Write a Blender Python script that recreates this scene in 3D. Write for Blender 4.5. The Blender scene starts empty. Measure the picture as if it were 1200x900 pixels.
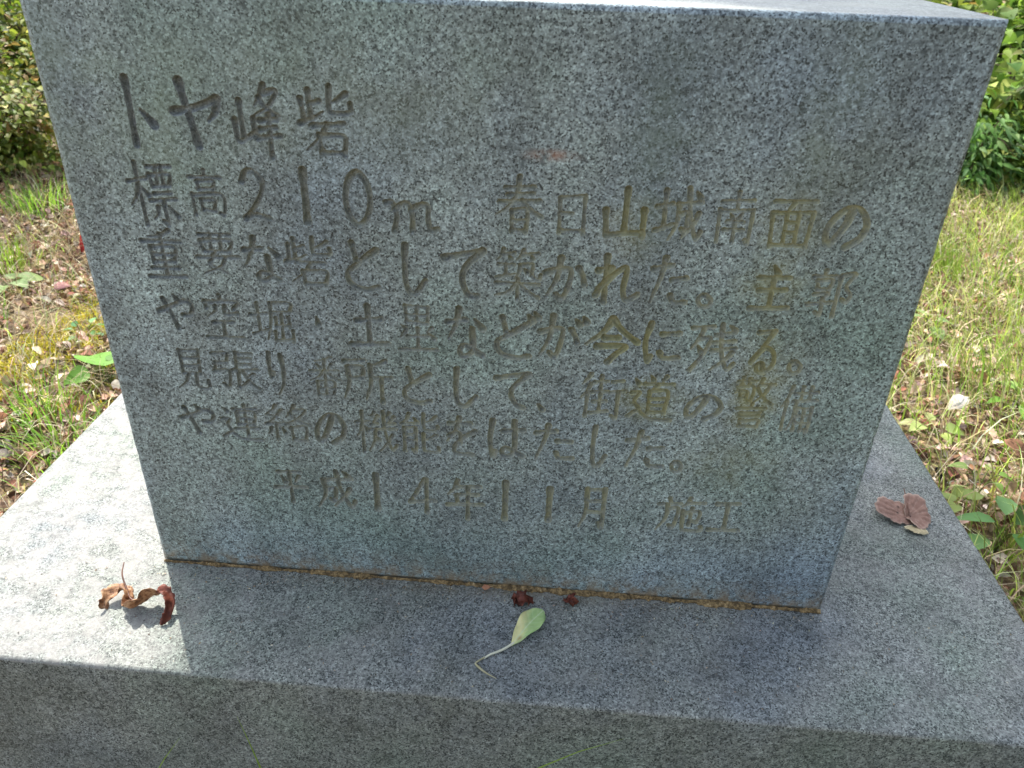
import bpy, bmesh, math, random
import numpy as np
from mathutils import Vector, Matrix

random.seed(7)
rng = np.random.default_rng(11)
S = bpy.context.scene
C = S.collection

# ---------------------------------------------------------------- camera
cam_d = bpy.data.cameras.new("camera")
cam = bpy.data.objects.new("camera", cam_d)
C.objects.link(cam)
r_ = Vector((0.99664488, 0.07610588, 0.03011441))
u_ = Vector((-0.06457533, 0.50509797, 0.86064282))
f_ = Vector((-0.05028925, 0.85969991, -0.50831787))
cam.matrix_world = Matrix(((r_.x, u_.x, -f_.x, 0.05622), (r_.y, u_.y, -f_.y, -0.60678),
                           (r_.z, u_.z, -f_.z, 0.60945), (0, 0, 0, 1)))
cam_d.sensor_width = 36.0
cam_d.lens = 27.65
cam_d.clip_start = 0.02
cam_d.clip_end = 500
cam_d.dof.use_dof = True
cam_d.dof.focus_distance = 0.86
cam_d.dof.aperture_fstop = 12
S.camera = cam

# ---------------------------------------------------------------- light
SUN_EL = math.radians(48)
AZ = Vector((-0.536, 0.844, 0)).normalized()
TO_SUN = Vector((AZ.x*math.cos(SUN_EL), AZ.y*math.cos(SUN_EL), math.sin(SUN_EL)))
world = bpy.data.worlds.new("World")
S.world = world
world.use_nodes = True
wn = world.node_tree
bg = wn.nodes["Background"]
sky = wn.nodes.new("ShaderNodeTexSky")
sky.sky_type = 'NISHITA'
sky.sun_disc = False
sky.sun_elevation = SUN_EL
sky.sun_rotation = math.atan2(AZ.x, AZ.y)
sky.air_density = 1.0
sky.dust_density = 1.6
sky.ozone_density = 1.0
hs = wn.nodes.new("ShaderNodeHueSaturation")       # a milky, thinly clouded summer sky
hs.inputs["Saturation"].default_value = 0.5
wn.links.new(sky.outputs[0], hs.inputs["Color"])
wn.links.new(hs.outputs[0], bg.inputs[0])
bg.inputs[1].default_value = 0.15
sl = bpy.data.lights.new("sun", 'SUN')
sl.energy = 2.9
sl.angle = math.radians(0.53)
sl.color = (1.0, 0.95, 0.86)
so = bpy.data.objects.new("sun", sl)
so.rotation_euler = TO_SUN.to_track_quat('Z', 'Y').to_euler()
so.location = (-3, 5, 6)
C.objects.link(so)
S.view_settings.view_transform = 'Standard'
S.view_settings.look = 'None'
S.view_settings.exposure = 1.75
S.view_settings.gamma = 1.0
S.view_settings.use_curve_mapping = False

GZ = -0.30          # ground level; the plinth's top is z = 0

# ---------------------------------------------------------------- helpers
def tag(o, label=None, cat=None, group=None, kind=None):
    if label: o["label"] = label
    if cat: o["category"] = cat
    if group: o["group"] = group
    if kind: o["kind"] = kind
    return o

def empty(name, loc, label, cat, group=None):
    o = bpy.data.objects.new(name, None)
    o.empty_display_size = 0.05
    o.location = loc
    C.objects.link(o)
    return tag(o, label, cat, group)

def link(name, me, mat, parent=None):
    o = bpy.data.objects.new(name, me)
    if mat is not None:
        for m in (mat if isinstance(mat, (list, tuple)) else [mat]):
            me.materials.append(m)
    C.objects.link(o)
    if parent is not None:
        o.parent = parent
    return o

def npmesh(name, verts, faces, tint=None, smooth=True):
    """faces: (n,k) integer array, all faces with k corners"""
    verts = np.asarray(verts, np.float32); faces = np.asarray(faces, np.int32)
    me = bpy.data.meshes.new(name)
    me.vertices.add(len(verts)); me.vertices.foreach_set("co", verts.ravel())
    n, k = faces.shape
    me.loops.add(n*k); me.loops.foreach_set("vertex_index", faces.ravel())
    me.polygons.add(n)
    me.polygons.foreach_set("loop_start", np.arange(0, n*k, k, dtype=np.int32))
    me.polygons.foreach_set("use_smooth", np.full(n, smooth, bool))
    if tint is not None:
        a = me.attributes.new("tint", 'FLOAT_COLOR', 'POINT')
        t = np.ones((len(verts), 4), np.float32); t[:, :3] = tint
        a.data.foreach_set("color", t.ravel())
    me.update(calc_edges=True)
    me.validate()
    return me

def hash2(ix, iy, seed):
    h = (ix.astype(np.int64)*374761393 + iy.astype(np.int64)*668265263 + seed*974711) & 0xffffffff
    h = ((h ^ (h >> 13))*1274126177) & 0xffffffff
    return ((h ^ (h >> 16)) & 0xffff)/65535.0

def vnoise(x, y, seed=0):
    x = np.asarray(x, float); y = np.asarray(y, float)
    ix = np.floor(x); iy = np.floor(y); fx = x-ix; fy = y-iy
    fx = fx*fx*(3-2*fx); fy = fy*fy*(3-2*fy)
    a = hash2(ix, iy, seed); b = hash2(ix+1, iy, seed)
    c = hash2(ix, iy+1, seed); d = hash2(ix+1, iy+1, seed)
    return (a*(1-fx)+b*fx)*(1-fy) + (c*(1-fx)+d*fx)*fy

def fbm(x, y, seed=0, oct=4):
    s = 0; a = 0.5
    for i in range(oct):
        s = s + a*vnoise(x*2**i, y*2**i, seed+i*17); a *= 0.5
    return s/(1-0.5**oct)

def ground_z(x, y):
    d = np.hypot(x, y)
    return GZ + 0.05*(fbm(x*1.3, y*1.3, 3)-0.5)*np.clip((d-0.4), 0, 1) + 0.018*(fbm(x*9, y*9, 5)-0.5)

def frames(d, n):
    """rotation matrices whose x axis is d and z axis close to n"""
    d = d/np.linalg.norm(d, axis=1, keepdims=True)
    y = np.cross(n, d); y /= np.linalg.norm(y, axis=1, keepdims=True)+1e-9
    z = np.cross(d, y)
    return np.stack([d, y, z], axis=2)

def scatter(tv, tf, pos, rot, scale, col):
    """copies of a template (verts, faces) -> verts, faces, tint of one mesh"""
    N, k = len(pos), len(tv)
    sc = np.asarray(scale, float).reshape(N, 1, -1)
    v = np.einsum('nij,nkj->nki', rot, tv[None]*sc) + pos[:, None]
    f = (np.asarray(tf)[None] + (np.arange(N)*k)[:, None, None]).reshape(-1, len(tf[0]))
    return v.reshape(-1, 3), f, np.repeat(col, k, axis=0)

def merge(parts):
    V, F, T = [], [], []; o = 0
    for v, f, t in parts:
        V.append(v); F.append(np.asarray(f)+o); T.append(t); o += len(v)
    return np.concatenate(V), np.concatenate(F), np.concatenate(T)

def leaf_template(ts, ws, fold=0.35, droop=0.25, wave=0.0, curl=0.0):
    """leaf of length 1 along x, folded on its midrib, quads"""
    v = []
    for i, (t, w) in enumerate(zip(ts, ws)):
        z = -droop*t*t + curl*math.sin(t*3.0)
        wv = wave*math.sin(i*2.1)
        v += [(t, -w, z+fold*w+wv), (t, 0, z), (t, w, z+fold*w-wv)]
    f = []
    for i in range(len(ts)-1):
        a = i*3
        f += [(a, a+3, a+4, a+1), (a+1, a+4, a+5, a+2)]
    return np.array(v, float), np.array(f)

OVATE = leaf_template([0, .12, .35, .62, .85, 1], [.01, .2, .31, .25, .11, .005])
HEART = leaf_template([-.08, 0, .2, .45, .72, 1], [.16, .34, .46, .40, .22, .005], fold=.25, droop=.3)
LANCE = leaf_template([0, .2, .5, .8, 1], [.01, .11, .15, .09, .004], fold=.4, droop=.35)
DRY = leaf_template([0, .15, .4, .65, .85, 1], [.01, .2, .33, .27, .13, .01], fold=.7, droop=-.3, wave=.05, curl=.14)
FLAKE = leaf_template([0, .4, 1], [.14, .24, .06], fold=.5, droop=.2)

def blades(base, h, L, bend, width, col, nseg=5, sway=None):
    """grass blades: base (N,3), heading h, length L, bend 0..1.3 -> verts, quads, tint"""
    N = len(base); t = np.linspace(0, 1, nseg)
    th = bend[:, None]*1.25*t[None]**1.3
    dt = np.diff(t, prepend=0)
    hx = np.cumsum(np.sin(th)*dt, 1)*L[:, None]; hz = np.cumsum(np.cos(th)*dt, 1)*L[:, None]
    dirx, diry = np.cos(h)[:, None], np.sin(h)[:, None]
    sw = 0 if sway is None else sway[:, None]*t[None]**2
    px = base[:, :1]+dirx*hx-diry*sw; py = base[:, 1:2]+diry*hx+dirx*sw; pz = base[:, 2:3]+hz
    w = width[:, None]*(1-t[None]**2.2)*0.5+0.0001
    tw = rng.uniform(-.5, .5, N)[:, None]
    sx = -np.sin(h[:, None]+tw)*w; sy = np.cos(h[:, None]+tw)*w
    a = np.stack([px-sx, py-sy, pz], 2); b = np.stack([px+sx, py+sy, pz], 2)
    v = np.stack([a, b], 2).reshape(N, nseg*2, 3)
    f = []
    for i in range(nseg-1):
        f.append((2*i, 2*i+1, 2*i+3, 2*i+2))
    f = (np.array(f)[None]+(np.arange(N)*nseg*2)[:, None, None]).reshape(-1, 4)
    shade = np.clip(0.75+0.35*t, 0, 2)[None, :, None, None]
    c = np.broadcast_to(col[:, None, None, :], (N, nseg, 2, 3))*np.ones_like(shade)
    return v.reshape(-1, 3), f, c.reshape(-1, 3)

def tube(pts, radii, sides=7):
    pts = np.array(pts, float); n = len(pts)
    V = []; F = []
    for i in range(n):
        d = pts[min(i+1, n-1)]-pts[max(i-1, 0)]; d /= np.linalg.norm(d)+1e-9
        a = np.cross(d, (0, 0, 1) if abs(d[2]) < .9 else (1, 0, 0)); a /= np.linalg.norm(a); b = np.cross(d, a)
        for k in range(sides):
            an = 2*math.pi*k/sides
            V.append(pts[i]+radii[i]*(math.cos(an)*a+math.sin(an)*b))
    for i in range(n-1):
        for k in range(sides):
            k2 = (k+1) % sides
            F.append((i*sides+k, i*sides+k2, (i+1)*sides+k2, (i+1)*sides+k))
    return np.array(V), np.array(F)

def spline(p, n):
    p = np.asarray(p, float)
    if len(p) == 2:
        t = np.linspace(0, 1, n)[:, None]; return p[0]*(1-t)+p[1]*t
    closed = np.allclose(p[0], p[-1])
    q = np.vstack([p[-2] if closed else 2*p[0]-p[1], p, p[1] if closed else 2*p[-1]-p[-2]])
    out = []; m = len(p)-1
    for s in np.linspace(0, m-1e-6, n):
        i = int(s); t = s-i; a, b, c, d = q[i:i+4]
        out.append(.5*((2*b)+(c-a)*t+(2*a-5*b+4*c-d)*t*t+(3*b-a-3*c+d)*t**3))
    return np.array(out)

# ---------------------------------------------------------------- materials
class Mat:
    def __init__(s, name):
        s.m = bpy.data.materials.new(name); s.m.use_nodes = True
        s.t = s.m.node_tree; s.bsdf = s.t.nodes["Principled BSDF"]
        s.out = s.t.nodes["Material Output"]
    def n(s, typ, **kw):
        nd = s.t.nodes.new("ShaderNode"+typ)
        for k, v in kw.items():
            if k in nd.inputs.keys() and not hasattr(nd, k): s.set(nd, k, v)
            else: setattr(nd, k, v)
        return nd
    def set(s, nd, key, v):
        i = nd.inputs[key]
        if isinstance(v, bpy.types.NodeSocket): s.t.links.new(v, i)
        else: i.default_value = v
    def coords(s):
        return s.n("TexCoord").outputs["Object"]
    def noise(s, vec, scale, detail=4, rough=.55, dist=0):
        nd = s.n("TexNoise"); s.set(nd, "Vector", vec); s.set(nd, "Scale", scale)
        s.set(nd, "Detail", detail); s.set(nd, "Roughness", rough); s.set(nd, "Distortion", dist)
        return nd.outputs["Fac"]
    def vor(s, vec, scale, feature='F1', out="Color"):
        nd = s.n("TexVoronoi"); nd.feature = feature
        s.set(nd, "Vector", vec); s.set(nd, "Scale", scale)
        return nd.outputs[out]
    def ramp(s, fac, stops, interp='LINEAR'):
        nd = s.n("ValToRGB"); s.set(nd, "Fac", fac); cr = nd.color_ramp; cr.interpolation = interp
        while len(cr.elements) < len(stops): cr.elements.new(0.5)
        for e, (p, c) in zip(cr.elements, stops):
            e.position = p; e.color = (c, c, c, 1) if isinstance(c, (int, float)) else (*c, 1)
        return nd.outputs["Color"]
    def mix(s, fac, a, b, mode='MIX'):
        nd = s.n("Mix"); nd.data_type = 'RGBA'; nd.blend_type = mode
        for i, v in ((0, fac), (6, a), (7, b)):
            if isinstance(v, bpy.types.NodeSocket): s.t.links.new(v, nd.inputs[i])
            elif isinstance(v, (int, float)) and i != 0: nd.inputs[i].default_value = (v, v, v, 1)
            elif isinstance(v, tuple): nd.inputs[i].default_value = (*v, 1)
            else: nd.inputs[i].default_value = v
        return nd.outputs[2]
    def math(s, op, a, b=0.0, clamp=False):
        nd = s.n("Math"); nd.operation = op; nd.use_clamp = clamp
        for i, v in ((0, a), (1, b)):
            if isinstance(v, bpy.types.NodeSocket): s.t.links.new(v, nd.inputs[i])
            else: nd.inputs[i].default_value = v
        return nd.outputs[0]
    def bump(s, h, strength, dist):
        nd = s.n("Bump"); s.set(nd, "Height", h); s.set(nd, "Strength", strength); s.set(nd, "Distance", dist)
        s.t.links.new(nd.outputs[0], s.bsdf.inputs["Normal"])
    def fin(s, col, rough=.6, spec=.4):
        s.set(s.bsdf, "Base Color", col if isinstance(col, bpy.types.NodeSocket) else (*col, 1))
        s.set(s.bsdf, "Roughness", rough); s.set(s.bsdf, "Specular IOR Level", spec)
        return s.m
    def spot(s, vec, centre, radius, soft=0.6):
        """soft round patch in object space, 1 inside"""
        mp = s.n("VectorMath"); mp.operation = 'SUBTRACT'; s.set(mp, 0, vec); mp.inputs[1].default_value = centre
        sc = s.n("VectorMath"); sc.operation = 'DIVIDE'; s.set(sc, 0, mp.outputs[0]); sc.inputs[1].default_value = radius
        ln = s.n("VectorMath"); ln.operation = 'LENGTH'; s.set(ln, 0, sc.outputs[0])
        mr = s.n("MapRange"); mr.interpolation_type = 'SMOOTHSTEP'
        s.set(mr, 0, ln.outputs["Value"]); s.set(mr, 1, 1.0); s.set(mr, 2, 1.0-soft); s.set(mr, 3, 0.0); s.set(mr, 4, 1.0)
        return mr.outputs[0]

def granite_base(M, P, k=1.0, contrast=1.0):
    """speckled grey granite: feldspar and quartz grains with flecks of black mica"""
    sep = M.n("SeparateColor"); M.set(sep, 0, M.vor(P, 520*k))
    sep2 = M.n("SeparateColor"); M.set(sep2, 0, M.vor(P, 300*k))
    a = M.ramp(sep.outputs[0], [(0, .12), (.30, .18), (.65, .27), (.88, .41), (1, .54)])
    b = M.ramp(sep2.outputs[1], [(0, .15), (.5, .23), (.8, .30), (1, .37)])
    c = M.mix(.40, a, b)
    c = M.mix(1.0, c, M.ramp(M.noise(P, 150*k, 3, .6), [(.32, .64), (.5, 1.0), (.68, 1.2)]), 'MULTIPLY')
    # mica: about one grain in six, gathered into loose clusters
    thr = M.math('ADD', sep.outputs[2], M.math('MULTIPLY', M.noise(P, 110*k, 3, .6), .9))
    dark = M.ramp(thr, [(.50, 1.0), (.58, .8), (.66, 0.0)])
    c = M.mix(M.math('MULTIPLY', dark, .95), c, (.022, .025, .027))
    thr2 = M.math('ADD', sep2.outputs[2], M.math('MULTIPLY', M.noise(P, 70*k, 2, .5), .7))
    c = M.mix(M.math('MULTIPLY', M.ramp(thr2, [(.40, 1.0), (.50, 0.0)]), .7), c, (.05, .056, .06))
    c = M.mix(1-contrast, c, (.205, .205, .205))
    return c, sep.outputs[0]

def mat_granite(name, kind):
    M = Mat(name); P = M.coords()
    if kind == 'top':
        c, g = granite_base(M, P, 1.6, 1.0)
        c = M.mix(1.0, c, (.83, .83, .77), 'MULTIPLY')
    else:
        c, g = granite_base(M, P, 1.5 if kind == 'face' else 1.6, 1.0)
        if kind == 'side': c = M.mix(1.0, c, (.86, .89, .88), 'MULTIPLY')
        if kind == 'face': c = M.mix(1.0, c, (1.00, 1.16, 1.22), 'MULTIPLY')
    # broad stone tints, painting in the slab's cloudy green and blue sheen
    t = M.noise(P, 5.0, 4, .55)
    c = M.mix(1.0, c, M.ramp(t, [(.3, (.80, .98, .87)), (.5, (.93, 1.0, .98)), (.7, (.82, .92, 1.04))]), 'MULTIPLY')
    cl = M.noise(P, 14, 5, .6)
    c = M.mix(1.0, c, M.ramp(cl, [(.3, .70), (.5, 1.0), (.72, 1.20)]), 'MULTIPLY')  # mottle painting dappled light and pale reflections into the stone
    if kind == 'face':
        # long vertical light and dark bands, faint reflections painted into the colour
        mp = M.n("Mapping"); M.set(mp, "Vector", P); mp.inputs["Scale"].default_value = (9, 1, 2.2)
        c = M.mix(1.0, c, M.ramp(M.noise(mp.outputs[0], 1.0, 4, .6), [(.32, .74), (.5, 1.0), (.68, 1.2)]), 'MULTIPLY')
        def stain(c, centre, radius, col, amt, nscale=40):
            m = M.math('MULTIPLY', M.spot(P, centre, radius, .9), M.ramp(M.noise(P, nscale, 4, .65), [(.36, 0.0), (.62, 1.0)]))
            return M.mix(M.math('MULTIPLY', m, amt), c, col)
        # algae film, upper left, and upright streaks below the top edge
        c = stain(c, (-.33, 0, .47), (.26, .2, .12), (.16, .22, .15), .45, 14)
        c = stain(c, (-.10, 0, .50), (.18, .2, .09), (.15, .19, .14), .40, 16)
        c = stain(c, (.13, 0, .46), (.045, .2, .13), (.09, .13, .10), .55, 22)
        c = stain(c, (.25, 0, .48), (.05, .2, .13), (.13, .17, .12), .45, 22)
        c = stain(c, (.045, 0, .455), (.03, .2, .007), (.30, .15, .10), .65, 90)
        c = stain(c, (.235, 0, .25), (.040, .2, .050), (.26, .25, .055), 0.42, 60)
        c = stain(c, (.145, 0, .243), (.05, .2, .035), (.25, .25, .07), 0.37, 60)
        c = stain(c, (.232, 0, .36), (.045, .2, .035), (.24, .24, .08), 0.37, 60)
        c = stain(c, (.232, 0, .41), (.04, .2, .04), (.25, .24, .08), 0.34, 60)
        c = stain(c, (.11, 0, .40), (.04, .2, .04), (.23, .22, .08), 0.28, 60)
        c = stain(c, (.24, 0, .29), (.04, .2, .06), (.23, .23, .08), 0.31, 50)
        c = stain(c, (.225, 0, .18), (.07, .2, .05), (.14, .16, .08), .50, 40)
        # rusty splash along the foot of the stone
        sx = M.n("SeparateXYZ"); M.set(sx, 0, P)
        low = M.ramp(M.math('MULTIPLY', sx.outputs[2], 20), [(0, 1.0), (.12, .85), (.45, .25), (.9, 0.0)])
        m = M.math('MULTIPLY', low, M.ramp(M.noise(P, 75, 6, .7), [(.40, 0.0), (.58, 1.0)]))
        c = M.mix(M.math('MULTIPLY', m, .9), c, (.23, .16, .085))
        # tiny white specks
        M.set(M.bsdf, "Coat Weight", 0.0)
    if kind == 'top':
        # pale weathered bloom, blotchy
        b = M.noise(P, 24, 5, .62, .4)
        c = M.mix(M.ramp(b, [(.45, 0.0), (.70, .20)]), c, (.36, .36, .345))
        d = M.noise(P, 34, 5, .6, .1)
        c = M.mix(M.ramp(d, [(.48, 0.0), (.70, .30)]), c, (.145, .145, .125))
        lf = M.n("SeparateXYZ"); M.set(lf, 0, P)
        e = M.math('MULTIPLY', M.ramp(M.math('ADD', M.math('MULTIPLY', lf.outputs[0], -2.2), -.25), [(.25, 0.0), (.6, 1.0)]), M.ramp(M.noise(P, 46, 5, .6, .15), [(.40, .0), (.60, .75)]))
        c = M.mix(e, c, (.25, .244, .23))  # left end paled in the colour, imitating washed-out sunlight
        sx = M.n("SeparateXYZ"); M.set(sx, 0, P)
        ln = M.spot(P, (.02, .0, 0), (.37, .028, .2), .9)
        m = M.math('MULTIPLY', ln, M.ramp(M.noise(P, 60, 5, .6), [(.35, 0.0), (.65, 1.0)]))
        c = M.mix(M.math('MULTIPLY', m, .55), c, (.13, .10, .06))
    if kind == 'cap':
        c = M.mix(M.ramp(M.noise(P, 12, 5, .6), [(.35, .25), (.65, .65)]), c, (.36, .37, .32))
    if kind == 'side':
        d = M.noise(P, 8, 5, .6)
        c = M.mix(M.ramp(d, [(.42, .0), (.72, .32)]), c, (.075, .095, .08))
    M.bump(M.math('ADD', g, M.math('MULTIPLY', M.noise(P, 700, 2), .8)), .18, .0006)
    return M.fin(c, .42 if kind == 'face' else .7, .5 if kind == 'face' else .3)

def mat_groove():
    M = Mat("carved_groove"); P = M.coords()
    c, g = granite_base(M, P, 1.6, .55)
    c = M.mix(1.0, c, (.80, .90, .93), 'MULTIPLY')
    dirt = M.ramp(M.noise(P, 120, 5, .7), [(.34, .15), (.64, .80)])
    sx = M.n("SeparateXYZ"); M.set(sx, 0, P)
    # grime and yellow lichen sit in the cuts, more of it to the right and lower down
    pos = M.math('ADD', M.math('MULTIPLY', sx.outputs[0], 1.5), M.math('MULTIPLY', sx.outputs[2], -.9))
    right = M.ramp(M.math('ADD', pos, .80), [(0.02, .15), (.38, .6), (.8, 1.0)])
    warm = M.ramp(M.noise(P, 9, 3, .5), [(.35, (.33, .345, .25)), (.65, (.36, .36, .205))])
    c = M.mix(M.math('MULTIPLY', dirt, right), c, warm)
    def lich(c, ce, ra, col, a):
        m = M.math('MULTIPLY', M.spot(P, ce, ra, .8), a)
        return M.mix(m, c, col)
    for ce, ra in (((.235, 0, .247), (.035, .2, .04)), ((.15, 0, .244), (.045, .2, .035)), ((.232, 0, .41), (.035, .2, .04)),
                   ((.231, 0, .356), (.035, .2, .035)), ((.11, 0, .41), (.035, .2, .035)), ((.235, 0, .298), (.03, .2, .035)),
                   ((.12, 0, .30), (.05, .2, .04)), ((.10, 0, .356), (.03, .2, .03))):
        c = lich(c, ce, ra, (.27, .255, .075), .42)
    M.bump(M.noise(P, 900, 3), .35, .0006)
    return M.fin(c, .75, .25)

def mat_leafy(name, trans=.4, rough=.45, spec=.35, mottled=0.0):
    """leaf surface coloured per leaf, with light shining through it"""
    M = Mat(name)
    a = M.n("Attribute"); a.attribute_name = "tint"
    col = a.outputs["Color"]
    P = M.coords()
    if mottled:
        col = M.mix(1.0, col, M.ramp(M.noise(P, 130, 4, .6), [(.3, 1-mottled), (.6, 1.0), (.75, 1+mottled*.5)]), 'MULTIPLY')
    M.fin(col, rough, spec)
    if trans > 0:
        tr = M.n("BsdfTranslucent"); M.set(tr, 0, M.mix(1.0, col, (1.15, 1.2, .75), 'MULTIPLY'))
        mx = M.n("MixShader"); mx.inputs[0].default_value = trans
        M.t.links.new(M.bsdf.outputs[0], mx.inputs[1]); M.t.links.new(tr.outputs[0], mx.inputs[2])
        M.t.links.new(mx.outputs[0], M.out.inputs[0])
    return M.m

def mat_ground():
    M = Mat("forest_soil"); P = M.coords()
    a = M.noise(P, 7, 6, .6); b = M.noise(P, 60, 6, .7); v = M.vor(P, 70)
    c = M.ramp(b, [(.28, (.09, .06, .038)), (.5, (.26, .18, .115)), (.72, (.46, .35, .24))])
    c = M.mix(M.ramp(a, [(.42, 0.0), (.6, .7)]), c, M.ramp(b, [(.3, (.05, .06, .015)), (.7, (.20, .19, .06))]))
    M.bump(b, .8, .02)
    return M.fin(c, .95, .1)

def mat_bark():
    M = Mat("bark"); P = M.coords()
    c = M.ramp(M.noise(P, 40, 5, .7), [(.3, (.05, .035, .025)), (.7, (.17, .13, .10))])
    M.bump(M.noise(P, 60, 5), .8, .01)
    return M.fin(c, .9, .1)

def mat_seam():
    M = Mat("mossy_joint"); P = M.coords()
    c = M.ramp(M.noise(P, 210, 5, .75), [(.25, (.025, .02, .012)), (.45, (.12, .085, .045)), (.60, (.30, .21, .10)), (.72, (.48, .42, .30))])
    M.bump(M.noise(P, 500, 4), .9, .002)
    return M.fin(c, .95, .1)

GR_FACE = mat_granite("granite_face", 'face')
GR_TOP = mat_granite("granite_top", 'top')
GR_SIDE = mat_granite("granite_side", 'side')
GR_CAP = mat_granite("granite_cap", 'cap')
GROOVE = mat_groove()
LEAFM = mat_leafy("foliage", .42, .6, .2)
GRASSM = mat_leafy("grass_blade", .42, .5, .25)
LITTERM = mat_leafy("dead_leaf", .12, .8, .12, .35)
MOSSM = mat_leafy("moss", .2, .9, .05)
GROUND = mat_ground()
BARK = mat_bark()
SEAM = mat_seam()

# ================================================================ setting
def axis(fine, near, far):
    a = list(np.arange(0, near, fine)); s = fine
    while a[-1] < far:
        s *= 1.35; a.append(a[-1]+s)
    a = np.array(a); return np.concatenate([-a[:0:-1], a])
gx = axis(.06, 4.2, 150); gy = axis(.06, 4.2, 150)+.8
X, Y = np.meshgrid(gx, gy)
Zg = ground_z(X, Y)
nx, ny = len(gx), len(gy)
idx = np.arange(nx*ny).reshape(ny, nx)
F = np.stack([idx[:-1, :-1], idx[:-1, 1:], idx[1:, 1:], idx[1:, :-1]], -1).reshape(-1, 4)
tag(link("ground", npmesh("ground", np.stack([X, Y, Zg], -1).reshape(-1, 3), F), GROUND), kind="structure")
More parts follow.
